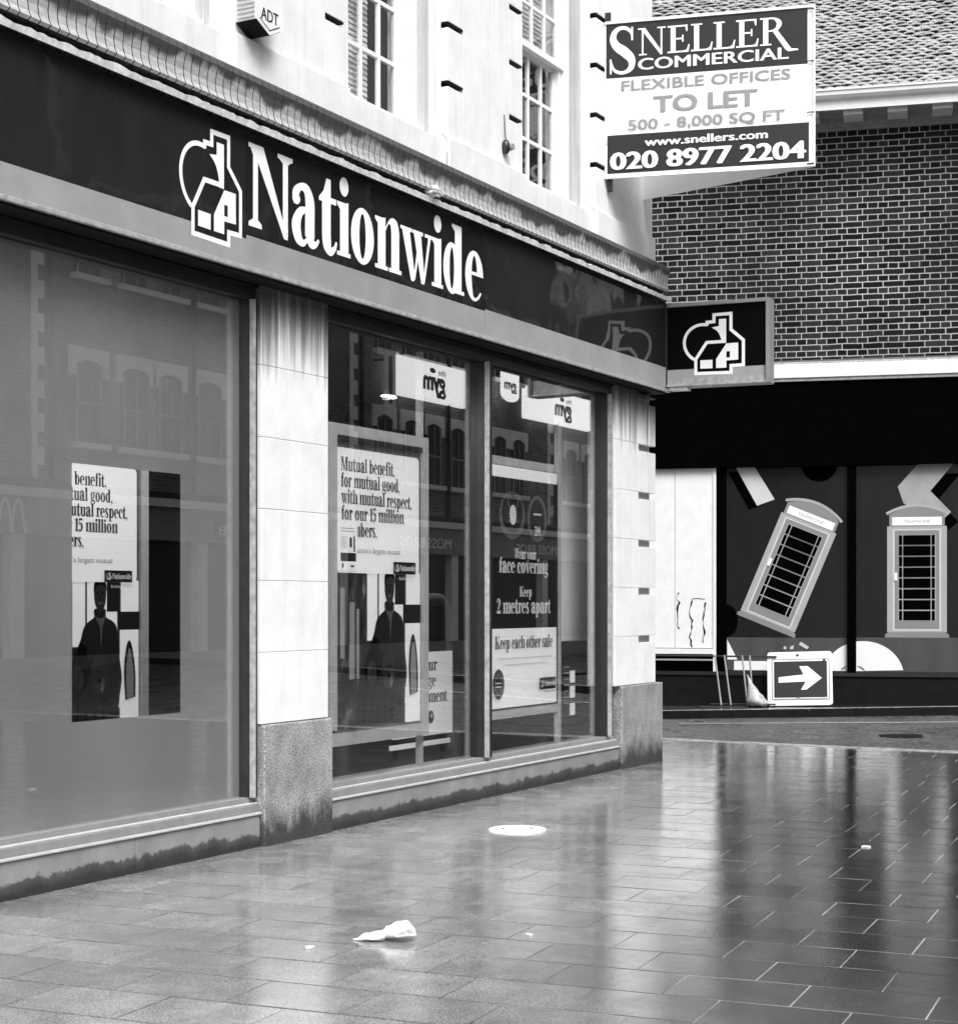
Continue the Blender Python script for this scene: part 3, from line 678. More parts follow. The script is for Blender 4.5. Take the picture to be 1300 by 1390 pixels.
for zz in (.02, .47, .92, 1.38): mb.box(LB-.05, LB+.012, -.02, -.0145, zz, zz+.008, 'ink')
for zz in (.3, .33, .62, .66, .9, 1.1): mb.box(.012, .02, -.0175, -.0125, zz, zz+.012, 'pmid')
mb.build('edge_strip', bd)
mb = MB(BF); S_ = LB/1.0
def bu(x): return x/1222*LB
def bv(v): return v*HB
mb.rect(bu(8), bu(1192), bv(.638), bv(.984), 'inkdk'); mb.rect(bu(15), bu(1200), bv(.030), bv(.275), 'inkdk')
serif(mb, 'S', bu(22), bu(195), bv(.665), bv(.295), 'white', '#')
serif(mb, 'NELLER', bu(200), bu(1112), bv(.770), bv(.172), 'white', '#')
sans(mb, 'COMMERCIAL', bu(200), bu(1085), bv(.677), bv(.752), 'white', .025)
sans(mb, 'FLEXIBLE OFFICES', bu(100), bu(1095), bv(.552), bv(.618), 'greyink', .02)
sans(mb, 'TO LET', bu(290), bu(905), bv(.402), bv(.508), 'greyink', .035)
sans(mb, '500 - 8,000 SQ FT', bu(140), bu(1062), bv(.288), bv(.366), 'greyink', .02)
sans(mb, 'www.snellers.com', bu(240), bu(965), bv(.192), bv(.245), 'white', .035)
sans(mb, '020 8977 2204', bu(32), bu(1185), bv(.052), bv(.166), 'white', .045)
mb.build('lettering', bd)
for q in ((.0, .05, .0125, .05, HB-.1, HB+.09), (.02, .06, .04, .09, -.10, .02)):
    mb = MB(BF); mb.box(*q, 'dark'); mb.build('wall_bracket', bd)

# ------------------------------------------------------------ inside the shop
def poster_stand(W):
    # local u 0..1.24 wide, v 0..2.11 high; viewer at -y
    root = empty('poster_display', None, '', 'poster', 'framed posters shown in the windows', mat=W)
    mb = MB(W)
    mb.box(-.10, 0, .0, .05, 0, 2.07, 'metal2'); mb.box(1.18, 1.27, .0, .05, -.02, 2.07, 'metal2')
    mb.box(-.10, 1.27, .0, .05, 2.0701, 2.15, 'metal2'); mb.box(-.10, 1.27, .0, .05, -.11, -.0201, 'metal2'); mb.box(0, 1.18, .0, .04, 2.03, 2.07, 'dark'); mb.build('poster_frame', root)
    mb = MB(W @ T(0, .02, 0)); mb.box(0, 1.18, .0, .01, -.02, 2.0299, 'pgrey')
    # photograph printed on the lower half: street columns, person in dark coat with dogs
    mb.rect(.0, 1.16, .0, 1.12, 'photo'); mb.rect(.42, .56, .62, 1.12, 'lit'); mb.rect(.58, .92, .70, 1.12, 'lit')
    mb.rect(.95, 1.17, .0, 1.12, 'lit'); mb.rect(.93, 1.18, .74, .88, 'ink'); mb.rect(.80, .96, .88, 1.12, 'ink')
    for x0, x1, a, b in ((.06, .12, .5, 1.0), (.18, .25, .35, .9), (.27, .31, .35, .85)): mb.rect(x0, x1, a, b, 'pmid')
    mb.flat(cr([(.26, .02), (.30, .30), (.40, .50), (.50, .66), (.54, .76), (.60, .81), (.655, .84), (.66, .90), (.78, .90), (.79, .84), (.86, .81), (.91, .76), (.93, .62), (.95, .50), (.97, .36), (.94, .2), (.93, .02)]), 'ink')
    mb.flat(cr([(.655, .98), (.66, 1.07), (.70, 1.115), (.735, 1.125), (.775, 1.10), (.79, 1.04), (.785, .96), (.765, .905), (.73, .885), (.69, .90), (.665, .94)]), 'inkdk')
    mb.flat(cr([(.65, 1.02), (.655, 1.09), (.69, 1.14), (.72, 1.17), (.75, 1.14), (.79, 1.09), (.795, 1.03), (.78, 1.07), (.73, 1.085), (.68, 1.07)]), 'muralblack')
    for dx in (.69, .745): mb.disc(dx, 1.02, .012, .008, 'muralblack')
    mb.disc(.72, .945, .024, .009, 'pgrey'); mb.flat([(.71, 1.01), (.73, 1.01), (.735, .975), (.705, .975)], 'ink')
    mb.flat([(.66, .85), (.72, .76), (.73, .60), (.745, .76), (.78, .85), (.74, .83), (.70, .83)], 'pgrey')
    mb.flat(cr([(.50, .66), (.44, .50), (.46, .44), (.60, .42), (.70, .46), (.66, .52), (.58, .52), (.57, .62)]), 'muralblack')
    for k in range(5): mb.flat([(.34+.1*k, .03), (.37+.1*k, .03), (.40+.09*k, .22+.03*(k % 2)), (.38+.09*k, .22)], 'muralblack')
    for cx, cy, rx, ry, m in ((.48, .42, .11, .14, 'muralblack'), (.47, .38, .06, .10, 'photo'), (.70, .40, .095, .15, 'inkdk'), (.70, .37, .07, .12, 'photo'), (.685, .43, .012, .01, 'muralblack'), (.73, .43, .012, .01, 'muralblack'), (.708, .36, .022, .018, 'muralblack'), (.45, .41, .01, .01, 'pgrey')): mb.disc(cx, cy, rx, ry, m)
    mb.flat(cr([(1.0, .20), (.985, .42), (1.01, .60), (1.05, .66), (1.09, .58), (1.12, .40), (1.12, .22)]), 'ink'); mb.flat(cr([(1.02, .20), (1.01, .42), (1.03, .56), (1.05, .60), (1.075, .54), (1.095, .40), (1.095, .22)]), 'pmid')
    mb.flat([(.92, .14), (.96, .36), (.99, .2)], 'lit')
    mb.build('photo_panel', root)
    mb = MB(W @ T(0, .008, 0))
    r = .04; x0, x1, z0, z1 = .0, 1.135, 1.105, 1.985
    pl = []
    for cx, cz, a0 in ((x1-r, z1-r, 0), (x0+r, z1-r, 90), (x0+r, z0+r, 180), (x1-r, z0+r, 270)):
        pl += [(cx+r*math.cos(math.radians(a0+k*15)), cz+r*math.sin(math.radians(a0+k*15))) for k in range(7)]
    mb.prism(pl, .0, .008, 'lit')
    for i, (t, wd) in enumerate((('Mutual benefit,', .73), ('for mutual good,', .80), ('with mutual respect,', .97), ('for our 15 million', .85), ('members,', .47))):
        serif(mb, t, .055, .055+wd, 1.825-.115*i, .098, 'ink')
    sans(mb, "The nation's largest mutual", .10, .84, 1.235, 1.29, 'pgrey')
    small_logo(mb, .75, 1.07, 1.105, 1.195); sans(mb, 'Building Society', .82, 1.06, 1.055, 1.085, 'white')
    mb.build('poster_card', root)
    return root
E0 = T(9.93, .19, .655)
p1 = poster_stand(E0); p1['label'] = 'tall framed poster with rounded white text card in the middle window'
p2 = copy_tree(p1, None, T(9.17, 2.28, .60)); p2['label'] = 'tall framed poster inside the bank glimpsed through the cut-out in the frosted window'
# leaflet stuck on the first poster
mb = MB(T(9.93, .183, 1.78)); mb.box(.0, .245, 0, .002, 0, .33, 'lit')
mb.rect(.03, .23, .06, .12, 'ink'); mb.rect(.03, .2, .29, .295, 'pgrey'); mb.rect(.03, .21, .27, .275, 'pgrey')
for k in range(7): mb.rect(.03, .11, .16+k*.012, .163+k*.012, 'pmid')
mb.rect(.14, .17, .16, .23, 'ink'); mb.rect(.19, .21, .13, .24, 'ink'); mb.disc(.05, .03, .012, .018, 'ink'); mb.rect(.15, .2, .02, .035, 'pgrey')
tag(mb.build('leaflet'), 'small white leaflet stuck over the lower left of the text card', 'leaflet')
# slim mullion posts standing behind the glass
for i, (xx, zz) in enumerate(((11.20, 3.47),)):
    mb = MB(); mb.box(xx-.03, xx+.025, .25, .29, .26, zz, 'metal2')
    tag(mb.build('display_post', bevel=.003), 'pale metal post from floor to ceiling beside the framed poster in the middle window', 'post')
# distancing poster in the right-hand window
dp = empty('notice_poster', (12.9, .2, .6), 'tall black and white face covering notice in the right shop window', 'poster')
mb = MB(T(0, .2, 0))
mb.box(12.17, 13.49, .0, .012, .66, 2.62, 'ink')
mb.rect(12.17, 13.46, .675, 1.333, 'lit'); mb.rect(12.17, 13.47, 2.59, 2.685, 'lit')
for cx, cz, rx, rz in ((12.61, 2.28, .235, .20), (13.08, 2.27, .19, .20)): mb.disc(cx, cz, rx, rz, 'pgrey')
mb.disc(12.61, 2.30, .19, .165, 'ink'); mb.disc(13.08, 2.27, .14, .165, 'ink')
mb.disc(12.62, 2.285, .062, .085, 'white')
for q in ([(12.57, 2.33), (12.51, 2.43)], [(12.67, 2.33), (12.73, 2.43)], [(12.57, 2.25), (12.53, 2.22)], [(12.67, 2.25), (12.71, 2.22)]): mb.line(q, .008, 'pmid')
mb.rect(13.0, 13.15, 2.30, 2.316, 'white'); sans(mb, '2M', 13.02, 13.13, 2.12, 2.21, 'white', .02)
serif(mb, 'Wear your', 12.64, 13.05, 1.92, .085, 'white'); serif(mb, 'face covering', 12.36, 13.28, 1.80, .125, 'white')
serif(mb, 'Keep', 12.73, 12.96, 1.60, .085, 'white'); serif(mb, '2 metres apart', 12.31, 13.32, 1.46, .125, 'white')
serif(mb, 'Keep each other safe', 12.28, 13.36, 1.165, .105, 'ink')
sans(mb, 'If you have coronavirus symptoms or have been asked', 12.34, 13.33, 1.068, 1.095, 'pgrey'); sans(mb, "to self-isolate, please don't come into the branch", 12.42, 13.25, 1.015, 1.042, 'pgrey')
mb.disc(12.335, .875, .10, .125, 'ink'); mb.disc(12.335, .875, .075, .095, 'pgrey'); mb.disc(12.335, .875, .055, .07, 'ink'); mb.rect(12.28, 12.38, .88, .89, 'white'); mb.rect(12.28, 12.38, .85, .86, 'white')
small_logo(mb, 13.09, 13.41, .80, .90); sans(mb, 'Building Society', 13.17, 13.40, .765, .79, 'pgrey')
mb.build('notice_sheet', dp)
mb = MB(); mb.box(13.495, 13.56, .2, .24, .26, 3.46, 'metal2'); mb.box(12.0, 13.4949, .2, .24, .585, .655, 'metal2'); mb.box(12.0, 13.4949, .2, .24, 2.69, 2.76, 'metal2'); mb.build('notice_frame', dp, bevel=.003)
# mortgage poster on an easel, hoop rail
mp = empty('pavement_poster', (12.55, .95, .26), 'white mortgage appointment poster on the shop floor behind the glass', 'poster')
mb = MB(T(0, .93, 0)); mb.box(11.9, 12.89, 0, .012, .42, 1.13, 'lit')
for i, (t, a, b) in enumerate((('Book your', 12.0, 12.62), ('mortgage', 12.0, 12.60), ('appointment', 12.0, 12.79), ('today', 12.0, 12.40))): serif(mb, t, a, b, .97-.135*i, .105, 'ink')
mb.disc(12.50, .575, .055, .055, 'ink'); mb.disc(12.515, .585, .02, .02, 'white')
for k in range(3): mb.rect(12.05, 12.45-.05*k, .49-.03*k, .497-.03*k, 'pmid')
mb.build('poster_sheet', mp)
mb = MB(); mb.box(11.9, 12.89, .95, .97, .33, .37, 'lit'); mb.box(12.0, 12.03, .96, 1.0, .25, 1.1, 'dark'); mb.box(12.8, 12.83, .96, 1.0, .25, 1.1, 'dark'); mb.build('stand', mp)
rl = empty('queue_rail', (12.6, 1.1, .25), 'bent metal hoop rail with dark panel inside the middle window', 'rail')
pts = [(11.3, 1.05, 1.60), (12.85, 1.05, 1.60)]+[(12.85+.2*math.sin(t*PI/12), 1.05, 1.40+.2*math.cos(t*PI/12)) for t in range(1, 7)]+[(13.06, 1.05, 1.0), (13.08, 1.05, .26)]
mb = MB(); mb.tube(pts, .03, 'metal', 12); mb.build('hoop', rl)
mb = MB(T(0, 1.07, 0)); mb.box(11.4, 12.95, 0, .02, 1.2, 1.52, 'ink'); small_logo(mb, 12.28, 12.72, 1.36, 1.48, 'pgrey'); mb.build('panel', rl)
# dark cabinet with stacked papers
cb = empty('leaflet_cabinet', (14.8, .48, .3), 'dark cabinet with white leaflet stacks at the right end of the right window', 'cabinet')
mb = MB(); mb.box(14.02, 14.62, .40, .54, .34, 1.19, 'ink'); mb.build('carcass', cb, bevel=.004)
mb = MB()
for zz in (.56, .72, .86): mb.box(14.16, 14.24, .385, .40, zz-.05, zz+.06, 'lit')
for k in range(7): mb.box(14.03, 14.13, .392, .3995, .62+k*.055, .63+k*.055, 'pmid')
mb.build('leaflet_stack', cb)
# ceiling lamps inside
spots = [(16.49, 2.0), ]
lp = None
for i, (x, y, z, lab) in enumerate(((10.3, 1.2, 3.3, 'small ceiling spotlight inside behind the framed poster top'), (12.6, 1.4, 3.35, 'small ceiling spotlight inside above the hoop rail'), (13.3, 3.2, 3.3, 'small ceiling spotlight deep inside behind the black notice'), (9.3, 1.3, 3.3, 'small ceiling spotlight inside between the frosted window and the posters'))):
    if lp is None:
        lp = empty('ceiling_lamp', (x, y, z), lab, 'lamp', 'spotlights inside the bank'); q = lp
        mb = MB(T(x, y, z)); mb.tube([(0, 0, .3), (0, 0, .03)], .012, 'dark', 8); mb.tube([(0, 0, .05), (0, 0, 0)], .06, 'dark', 14); mb.build('lamp_body', lp)
        mb = MB(T(x, y, z)); mb.box(-.09, .09, -.02, .02, -.014, -.002, 'glow'); mb.build('bulb', lp)
        ld = D.lights.new('spotlight', 'AREA'); ld.shape = 'DISK'; ld.size = .10; ld.energy = 10; lo = D.objects.new('spotlight', ld); col.objects.link(lo); lo.parent = lp; lo.location = (0, -.0, -.03)  # area light added at the lamps to brighten the posters
    else: q = copy_tree(lp, None, T(x, y, z)); q['label'] = lab

# ============================================================ FAR BUILDING (brick, across the side street)
P0 = Vector((23.721, 3.37, 0)); e_ = Vector((.2463082, -.9691916, 0)); n2 = Vector((.9691916, .2463082, 0))
FB = frame(P0, e_, n2)
fb = empty('brick_building', None, 'dark brick building with tiled roof across the side street', 'building', mat=FB)
S0, S1 = -9.0, 6.2
mb = MB(FB); mb.box(S0, S1, 0, 7, 5.05, 8.62, 'brick'); mb.build('brick_wall', fb)
mb = MB(FB); mb.box(S0, S1, -.06, 6.9, 3.56, 4.825, 'muralblack'); mb.box(S0, S1, -.02, .1, 5.0501, 5.12, 'pgrey'); mb.build('shop_fascia', fb)
mb = MB(FB); mb.box(S0, S1, -.12, .0, 4.85, 5.05, 'winwhite'); mb.box(S0, S1, -.10, .0, 4.80, 4.849, 'trim'); mb.box(S0, S1, -.06, .0, 5.0501, 5.09, 'trim'); mb.build('string_course', fb, bevel=.006)
mb = MB(FB); mb.box(S0, S1, -.02, 6.9, -.3, .52, 'black'); mb.box(S0, S1, -.045, -.02, .47, .52, 'dark'); mb.build('stall_riser', fb)
mb = MB(FB); mb.box(S0, S1, .10, 6.9, .52, 3.56, 'muralblack'); mb.box(S1-.02, S1, 0, .1, .52, 3.56, 'black'); mb.build('shop_wall', fb)
mb = MB(FB)
mb.box(-9, .17, .02, .0999, .87, 3.56, 'winwhite'); mb.box(.176, .745, .02, .0999, .87, 3.56, 'winwhite'); mb.box(.7452, .79, -.0, .0999, .52, 3.56, 'winwhite')
mb.box(-9, .745, -.01, .02, .78, .86, 'winwhite'); mb.box(-9, .745, -.005, .0, .68, .705, 'pmid'); mb.build('white_boarding', fb, bevel=.003)
mb = MB(FB @ T(0, .0195, 0))
for s0, za, zb in ((.21, 1.15, 1.72), (.40, .88, 1.60), (.60, .95, 1.60)):
    pts = []; z = za
    while z < zb: pts.append((s0+random.uniform(-.02, .02), z)); z += .05
    off = [random.uniform(.004, .035) for _ in pts]
    mb.flat(pts+[(p[0]+o, p[1]) for p, o in zip(pts, off)][::-1], 'black')
mb.line([(.42, 1.60), (.5, 1.612), (.62, 1.60)], .012, 'black'); mb.build('peeling_paint', fb)
# mural windows
mb = MB(FB); mb.box(.79, .94, .03, .0999, .52, 3.56, 'muralblack'); mb.box(2.70, 2.83, -.01, .0999, .52, 3.56, 'muralblack'); mb.box(.94, 6.2, .02, .0999, .5202, .545, 'dark'); mb.build('window_frame', fb)
def booth(mb, ox, oz, ang, W, H):
    c, s = math.cos(ang), math.sin(ang)
    def X(x, z): return (ox+(x*c-z*s), oz+(x*s+z*c))
    def rc(x0, x1, z0, z1, m): mb.flat([X(x0, z0), X(x1, z0), X(x1, z1), X(x0, z1)], m)
    h = W/2
    mb.flat([X(-h-.02, 0), X(h+.02, 0), X(h+.02, .045), X(h-.03, .08), X(-h+.03, .08), X(-h-.02, .045)], 'boothmid')
    top = H*.835
    rc(-h+.01, h-.01, .08, top, 'boothlight'); rc(-h+.09, h-.09, .10, top-.04, 'boothedge'); rc(-h+.115, h-.115, .125, top-.06, 'boothmid')
    rc(-h+.04, h-.04, top, top+.17, 'boothmid')
    ar = [X(x, top+.17+(H-top-.20)*(1-(x/(h-.04))**2)) for x in [(-1+.1*k)*(h-.04) for k in range(21)]]
    mb.flat(ar, 'boothmid')
    mb.line([X(x, top+.185+(H-top-.20)*(1-(x/h)**2)) for x in [(-1+.1*k)*h for k in range(21)]], .04, 'boothlight')
    rc(-h+.08, h-.08, top+.015, top+.135, 'paper')
    mt = mb.xf; rot = Matrix(((c, 0, -s, ox), (0, 1, 0, 0), (s, 0, c, oz), (0, 0, 0, 1)))
    mb.xf = mt @ rot; sans(mb, 'TELEPHONE', -h+.24, h-.24, top+.05, top+.095, 'pmid'); mb.xf = mt
    gx0, gx1, gz0, gz1 = -h+.165, h-.165, .24, top-.12
    rc(gx0, gx1, gz0, gz1, 'boothlight')
    n = 8; cw = [(gx0+.012, gx0+.058), (gx0+.072, gx1-.072), (gx1-.058, gx1-.012)]
    for k in range(n):
        a = gz0+(gz1-gz0)*k/n+.009; b = gz0+(gz1-gz0)*(k+1)/n-.009
        for p, q in cw: rc(p, q, a, b, 'muralblack')
    rc(gx0-.055, gx0-.01, gz0+(gz1-gz0)*.47, gz0+(gz1-gz0)*.56, 'paper')
def shadowed(mb, pl, m, dx=-.06, dz=-.08):
    mb.flat([(x+dx, z+dz) for x, z in pl], 'muralblack'); mb.flat(pl, m)
pm = MB(FB @ T(0, .06, 0)); pm.box(.94, 2.70, .0, .0398, .545, 3.56, 'mural')
pm.rect(.94, 2.70, .545, 1.03, 'muralgrey'); pm.disc(2.30, 3.62, .27, .29, 'muralblack', a0=180, a1=360); pm.disc(.94, 1.28, .17, .24, 'muralblack', a0=-90, a1=90)
shadowed(pm, [(1.08, 3.56), (1.36, 3.56), (1.65, 3.08), (1.39, 2.99)], 'boothedge', -.12, -.06)
pm.flat([(.95, .86), (.95, 1.0), (1.10, .70), (.95, .70)], 'paper'); pm.rect(1.05, 1.55, .545, .68, 'paper')
pm.flat([(2.0, .93), (2.12, .86), (2.15, .895), (2.03, .97)], 'boothedge'); pm.rect(1.78, 1.82, .86, .90, 'boothedge'); pm.flat([(1.87, .86), (1.92, .86), (1.93, .92), (1.88, .90)], 'boothedge')
pm.flat([(2.70, .545)]+[(2.93+.58*math.cos(math.radians(a)), .455+.53*math.sin(math.radians(a))) for a in range(114, 172, 4)], 'paper')
pm.disc(2.70, .545, .09, .07, 'pgrey', a0=90, a1=180)
booth(pm, 1.515, 1.20, math.radians(-22.5), .88, 1.98)
o = pm.build('mural_panel', fb); o['label'] = 'dark mural pane with a tilted grey telephone box'
pm = MB(FB @ T(0, .06, 0)); pm.box(2.83, 6.2, .0, .0398, .545, 3.56, 'mural')
pm.rect(2.83, 6.2, .545, 1.04, 'muralgrey')
zz = [(3.70, 3.56), (4.20, 3.56), (3.88, 3.17), (4.17, 2.86), (3.95, 2.66), (3.5, 3.0), (3.42, 3.24)]
shadowed(pm, zz, 'pmid', .10, -.14)
pm.flat([(2.83, .545)]+[(2.93+.58*math.cos(math.radians(a)), .455+.53*math.sin(math.radians(a))) for a in range(100, 8, -4)], 'paper'); pm.disc(2.83, .545, .12, .075, 'pgrey', a0=0, a1=90)
booth(pm, 3.69, 1.04, 0, .86, 1.94)
booth(pm, 5.3, 1.04, math.radians(12), .86, 1.94)
o = pm.build('mural_panel', fb); o['label'] = 'dark mural pane with an upright grey telephone box'
# cornice, gutter
mb = MB(FB); mb.box(S0, S1, -.09, .0, 8.50, 8.56, 'trim'); mb.box(S0, S1, -.05, .0, 8.46, 8.4999, 'pmid'); mb.box(S0, S1, -.12, .0, 8.5601, 8.6199, 'pmid'); mb.build('bed_moulding', fb)
mb = MB(FB); mb.box(S0, S1, -.60, .0, 8.62, 8.66, 'pmid'); mb.build('soffit', fb)
s = 2.18-.62*5
while s < S1: mb = MB(FB); mb.box(s-.14, s+.14, -.54, -.13, 8.545, 8.6198, 'winwhite'); mb.build('modillion', fb, bevel=.006); s += .62
mb = MB(FB); mb.box(S0, S1, -.64, -.6001, 8.60, 8.72, 'winwhite')
rows = []
for s in (S0, S1): rows.append([(s, -.64-.0, 8.721), (s, -.66, 8.735), (s, -.70, 8.75), (s, -.73, 8.79), (s, -.735, 8.84), (s, -.75, 8.85), (s, -.75, 8.875), (s, -.70, 8.875), (s, -.62, 8.86)])
mb.grid(rows, 'winwhite', smooth=False); mb.build('gutter', fb)
# roof of individual clay tiles
rf = MB(FB); an = math.radians(40); ca, sa = math.cos(an), math.sin(an)
rf.face([(S0, -.60, 8.84), (S1, -.60, 8.84), (S1, -.60+6*ca, 8.84+6*sa), (S0, -.60+6*ca, 8.84+6*sa)], 'tiledark')
random.seed(11)
r = 0
while r*.105 < 3.9:
    s = -2.2+(r % 2)*.09
    while s < S1:
        w = .168; lift = .034+random.uniform(0, .026); j = random.uniform(-.008, .008); tl = random.uniform(-.010, .010)
        cam = random.uniform(.006, .022)
        d0 = r*.105+j; d1 = d0+.20; row0 = []; row1 = []; rowb = []
        for k in range(4):
            x = s+w*k/3; cc = cam*(1-((k-1.5)/1.5)**2); hh = lift+cc+tl*(k-1.5)/1.5
            row0.append((x, -.62+d0*ca-hh*sa, 8.86+d0*sa+hh*ca)); row1.append((x, -.62+d1*ca-.008*sa-cc*sa, 8.86+d1*sa+(.008+cc)*ca))
            h2 = hh-.012; rowb.append((x, -.62+d0*ca-h2*sa, 8.86+d0*sa+h2*ca))
        rf.grid([row0, row1], 'tile'); rf.grid([rowb, row0], 'tile', smooth=False)
        s += .176+random.uniform(-.004, .004)
    r += 1
rf.build('roof', fb)

# ------------------------------------------------------------ things by the far pavement
def slope(s): return .027*max(s, -1)
ZP = lambda s: .0+.027*max(0, s)
# leaning road sign
th = math.radians(-5)
V1 = (e_*math.cos(th)+Vector((0, 0, 1))*math.sin(-th)*.35).normalized()
upv = (Vector((0, 0, 1))*.955-e_*.155+n2*.26).normalized(); upv = (upv-V1*upv.dot(V1)).normalized(); nn_ = upv.cross(V1)
if nn_.dot(n2) < 0: nn_ = -nn_
Wd, Hd = .93, .80
oo = P0+e_*1.585-n2*.42+Vector((0, 0, .045))
RS = Matrix(((V1.x, nn_.x, upv.x, oo.x), (V1.y, nn_.y, upv.y, oo.y), (V1.z, nn_.z, upv.z, oo.z), (0, 0, 0, 1)))
rs = empty('direction_sign', None, 'square white-framed road sign with white arrow propped on the far pavement', 'road sign', mat=RS)
def rrect(x0, x1, z0, z1, r):
    pl = []
    for cx, cz, a0 in ((x1-r, z1-r, 0), (x0+r, z1-r, 90), (x0+r, z0+r, 180), (x1-r, z0+r, 270)):
        pl += [(cx+r*math.cos(math.radians(a0+k*15)), cz+r*math.sin(math.radians(a0+k*15))) for k in range(7)]
    return pl
mb = MB(RS); mb.prism(rrect(0, Wd, 0, Hd, .045), 0, .035, 'winwhite'); mb.line(rrect(.065, Wd-.045, .085, Hd-.115, .02), .012, 'pgrey', True); mb.build('backing_board', rs, bevel=.004)
mb = MB(RS @ T(0, -.004, 0)); mb.prism(rrect(.08, Wd-.06, .10, Hd-.13, .015), -.004, .003, 'winwhite'); mb.off = .005; mb.flat(rrect(.095, Wd-.075, .115, Hd-.145, .01), 'inkdk')
mb.flat([(.16, .34), (.16, .42), (.52, .455), (.46, .58), (.58, .58), (.78, .40), (.56, .23), (.48, .23), (.55, .35)], 'white')
mb.build('arrow_plate', rs)
for x, z in ((.12, .12), (.42, .11), (.78, .12), (.10, .62), (.42, .74), (.80, .66)):
    mb = MB(RS); mb.box(x, x+.035, -.016, -.002, z, z+.02, 'dark'); mb.build('clip', rs)
br_ = empty('fallen_barrier', None, 'fallen tubular metal sign frame left of the arrow sign', 'barrier', mat=FB @ T(.9, -.35, 0))
def fbp(s, off, z): return FB @ Vector((s, -off, z))
mb = MB(); mb.tube([fbp(-.1, .25, .76), fbp(1.7, .25, .755)], .013, 'dark', 8); mb.tube([fbp(.62, .55, .02), fbp(1.5, .62, .03)], .02, 'dark', 8); mb.tube([fbp(.75, .45, .06), fbp(1.7, .45, .07)], .012, 'dark', 8); mb.build('crossbar', br_)
for s0, s1 in ((.80, .92), (.94, 1.06), (1.20, 1.30), (1.31, 1.38)):
    mb = MB(); mb.tube([fbp(s0, .26, .77), fbp(s1, .5, .05)], .014, 'metal', 8); mb.build('leg', br_)
bg = MB(FB)
rows = []
for i in range(15):
    t = i/14; z = .72*(1-t)**1.15+.05; r = .012+.20*t**1.5*(1-.55*max(0, t-.8)/.2); rows.append([(1.31+.17*t+r*math.cos(2*PI*k/18)*(1+.35*noise.noise(Vector((k*.9, t*4, 0)))), -.62+r*.7*math.sin(2*PI*k/18), z*.62+.02+.03*noise.noise(Vector((k*.7, i*.8, 2)))) for k in range(18)])
bg.grid(rows, 'bag', close=True); bg.face(rows[-1][::-1], 'bag')
tag(bg.build('sand_bag'), 'grubby tied sandbag slumped against the left edge of the arrow sign', 'bag')

# ============================================================ GROUND
def kx(y):      # near kerb line
    return 17.72+.05*max(0, y+1.2)**1.3 if y > -1.2 else 17.72+.004*(y+1.2)**2
pa = math.radians(5.45); pu = Vector((math.cos(pa), math.sin(pa))); pv = Vector((-math.sin(pa), math.cos(pa)))
mb = MB(); at = []
random.seed(5)
Lr, Lc = .39, .51; gap = .0055
for i in range(-4, 54):
    for j in range(-26, 14):
        a0 = i*Lr; b0 = j*Lc+(i % 2)*Lc/2+.03*math.sin(i*7.3); a1 = a0+Lr; b1 = b0+Lc
        cx, cy = (pu*(a0+a1)/2+pv*(b0+b1)/2)
        if cx > kx(cy)+.3 or cx < -1 or cy < -9.4 or cy > 1.2 or (cy > .6 and cx < 15): continue
        tx, ty = random.gauss(0, .0019), random.gauss(0, .0019); dz = random.gauss(.0003, .0003)
        pts = []
        for a, b in ((a0+.0075, b0+.0032), (a1-.0075, b0+.0032), (a1-.0075, b1-.0032), (a0+.0075, b1-.0032)):
            q = pu*a+pv*b; x = min(q.x, kx(q.y)); pts.append((x, q.y, dz+tx*(a-a0-Lr/2)+ty*(b-b0-Lc/2)))
        if max(p[0] for p in pts)-min(p[0] for p in pts) < .03: continue
        v = random.random(); mb.face(pts, 'pave'); at.append(v)
        for k in range(4):
            p, q = pts[k], pts[(k+1) % 4]; mb.face([p, (p[0], p[1], -.004), (q[0], q[1], -.004), q], 'pave'); at.append(v*.5)
mb.attr = at
tag(mb.build('paving', origin=(0, 0, 0)), kind='structure')
mb = MB(); ys = [-26+k*.5 for k in range(66)]
mb.face([(-12, -26, -.0026), (kx(-26), -26, -.0026)]+[(kx(y), y, -.0026) for y in ys[1:]]+[(-12, 6.5, -.0026)], 'joint')
tag(mb.build('paving_bed', origin=(0, 0, 0)), kind='structure')
mb = MB(); mb.face([(-12, -15.2, -.001), (90, -15.2, -.001), (90, -9.2, -.001), (-12, -9.2, -.001)], 'asphalt')
tag(mb.build('high_street', origin=(0, 0, 0)), kind='structure')
mb = MB(); mb.face([(17.0, -16.35, -.05), (90, -16.35, -.05), (90, -2.6, -.05), (17.0, -2.6, -.05)], 'asphalt')
tag(mb.build('road_junction', origin=(0, 0, 0)), kind='structure')
mb = MB(); mb.face([(-60, -60, -.35), (120, -60, -.35), (120, 80, -.35), (-60, 80, -.35)], 'asphalt')
tag(mb.build('ground', origin=(0, 0, 0)), kind='structure')
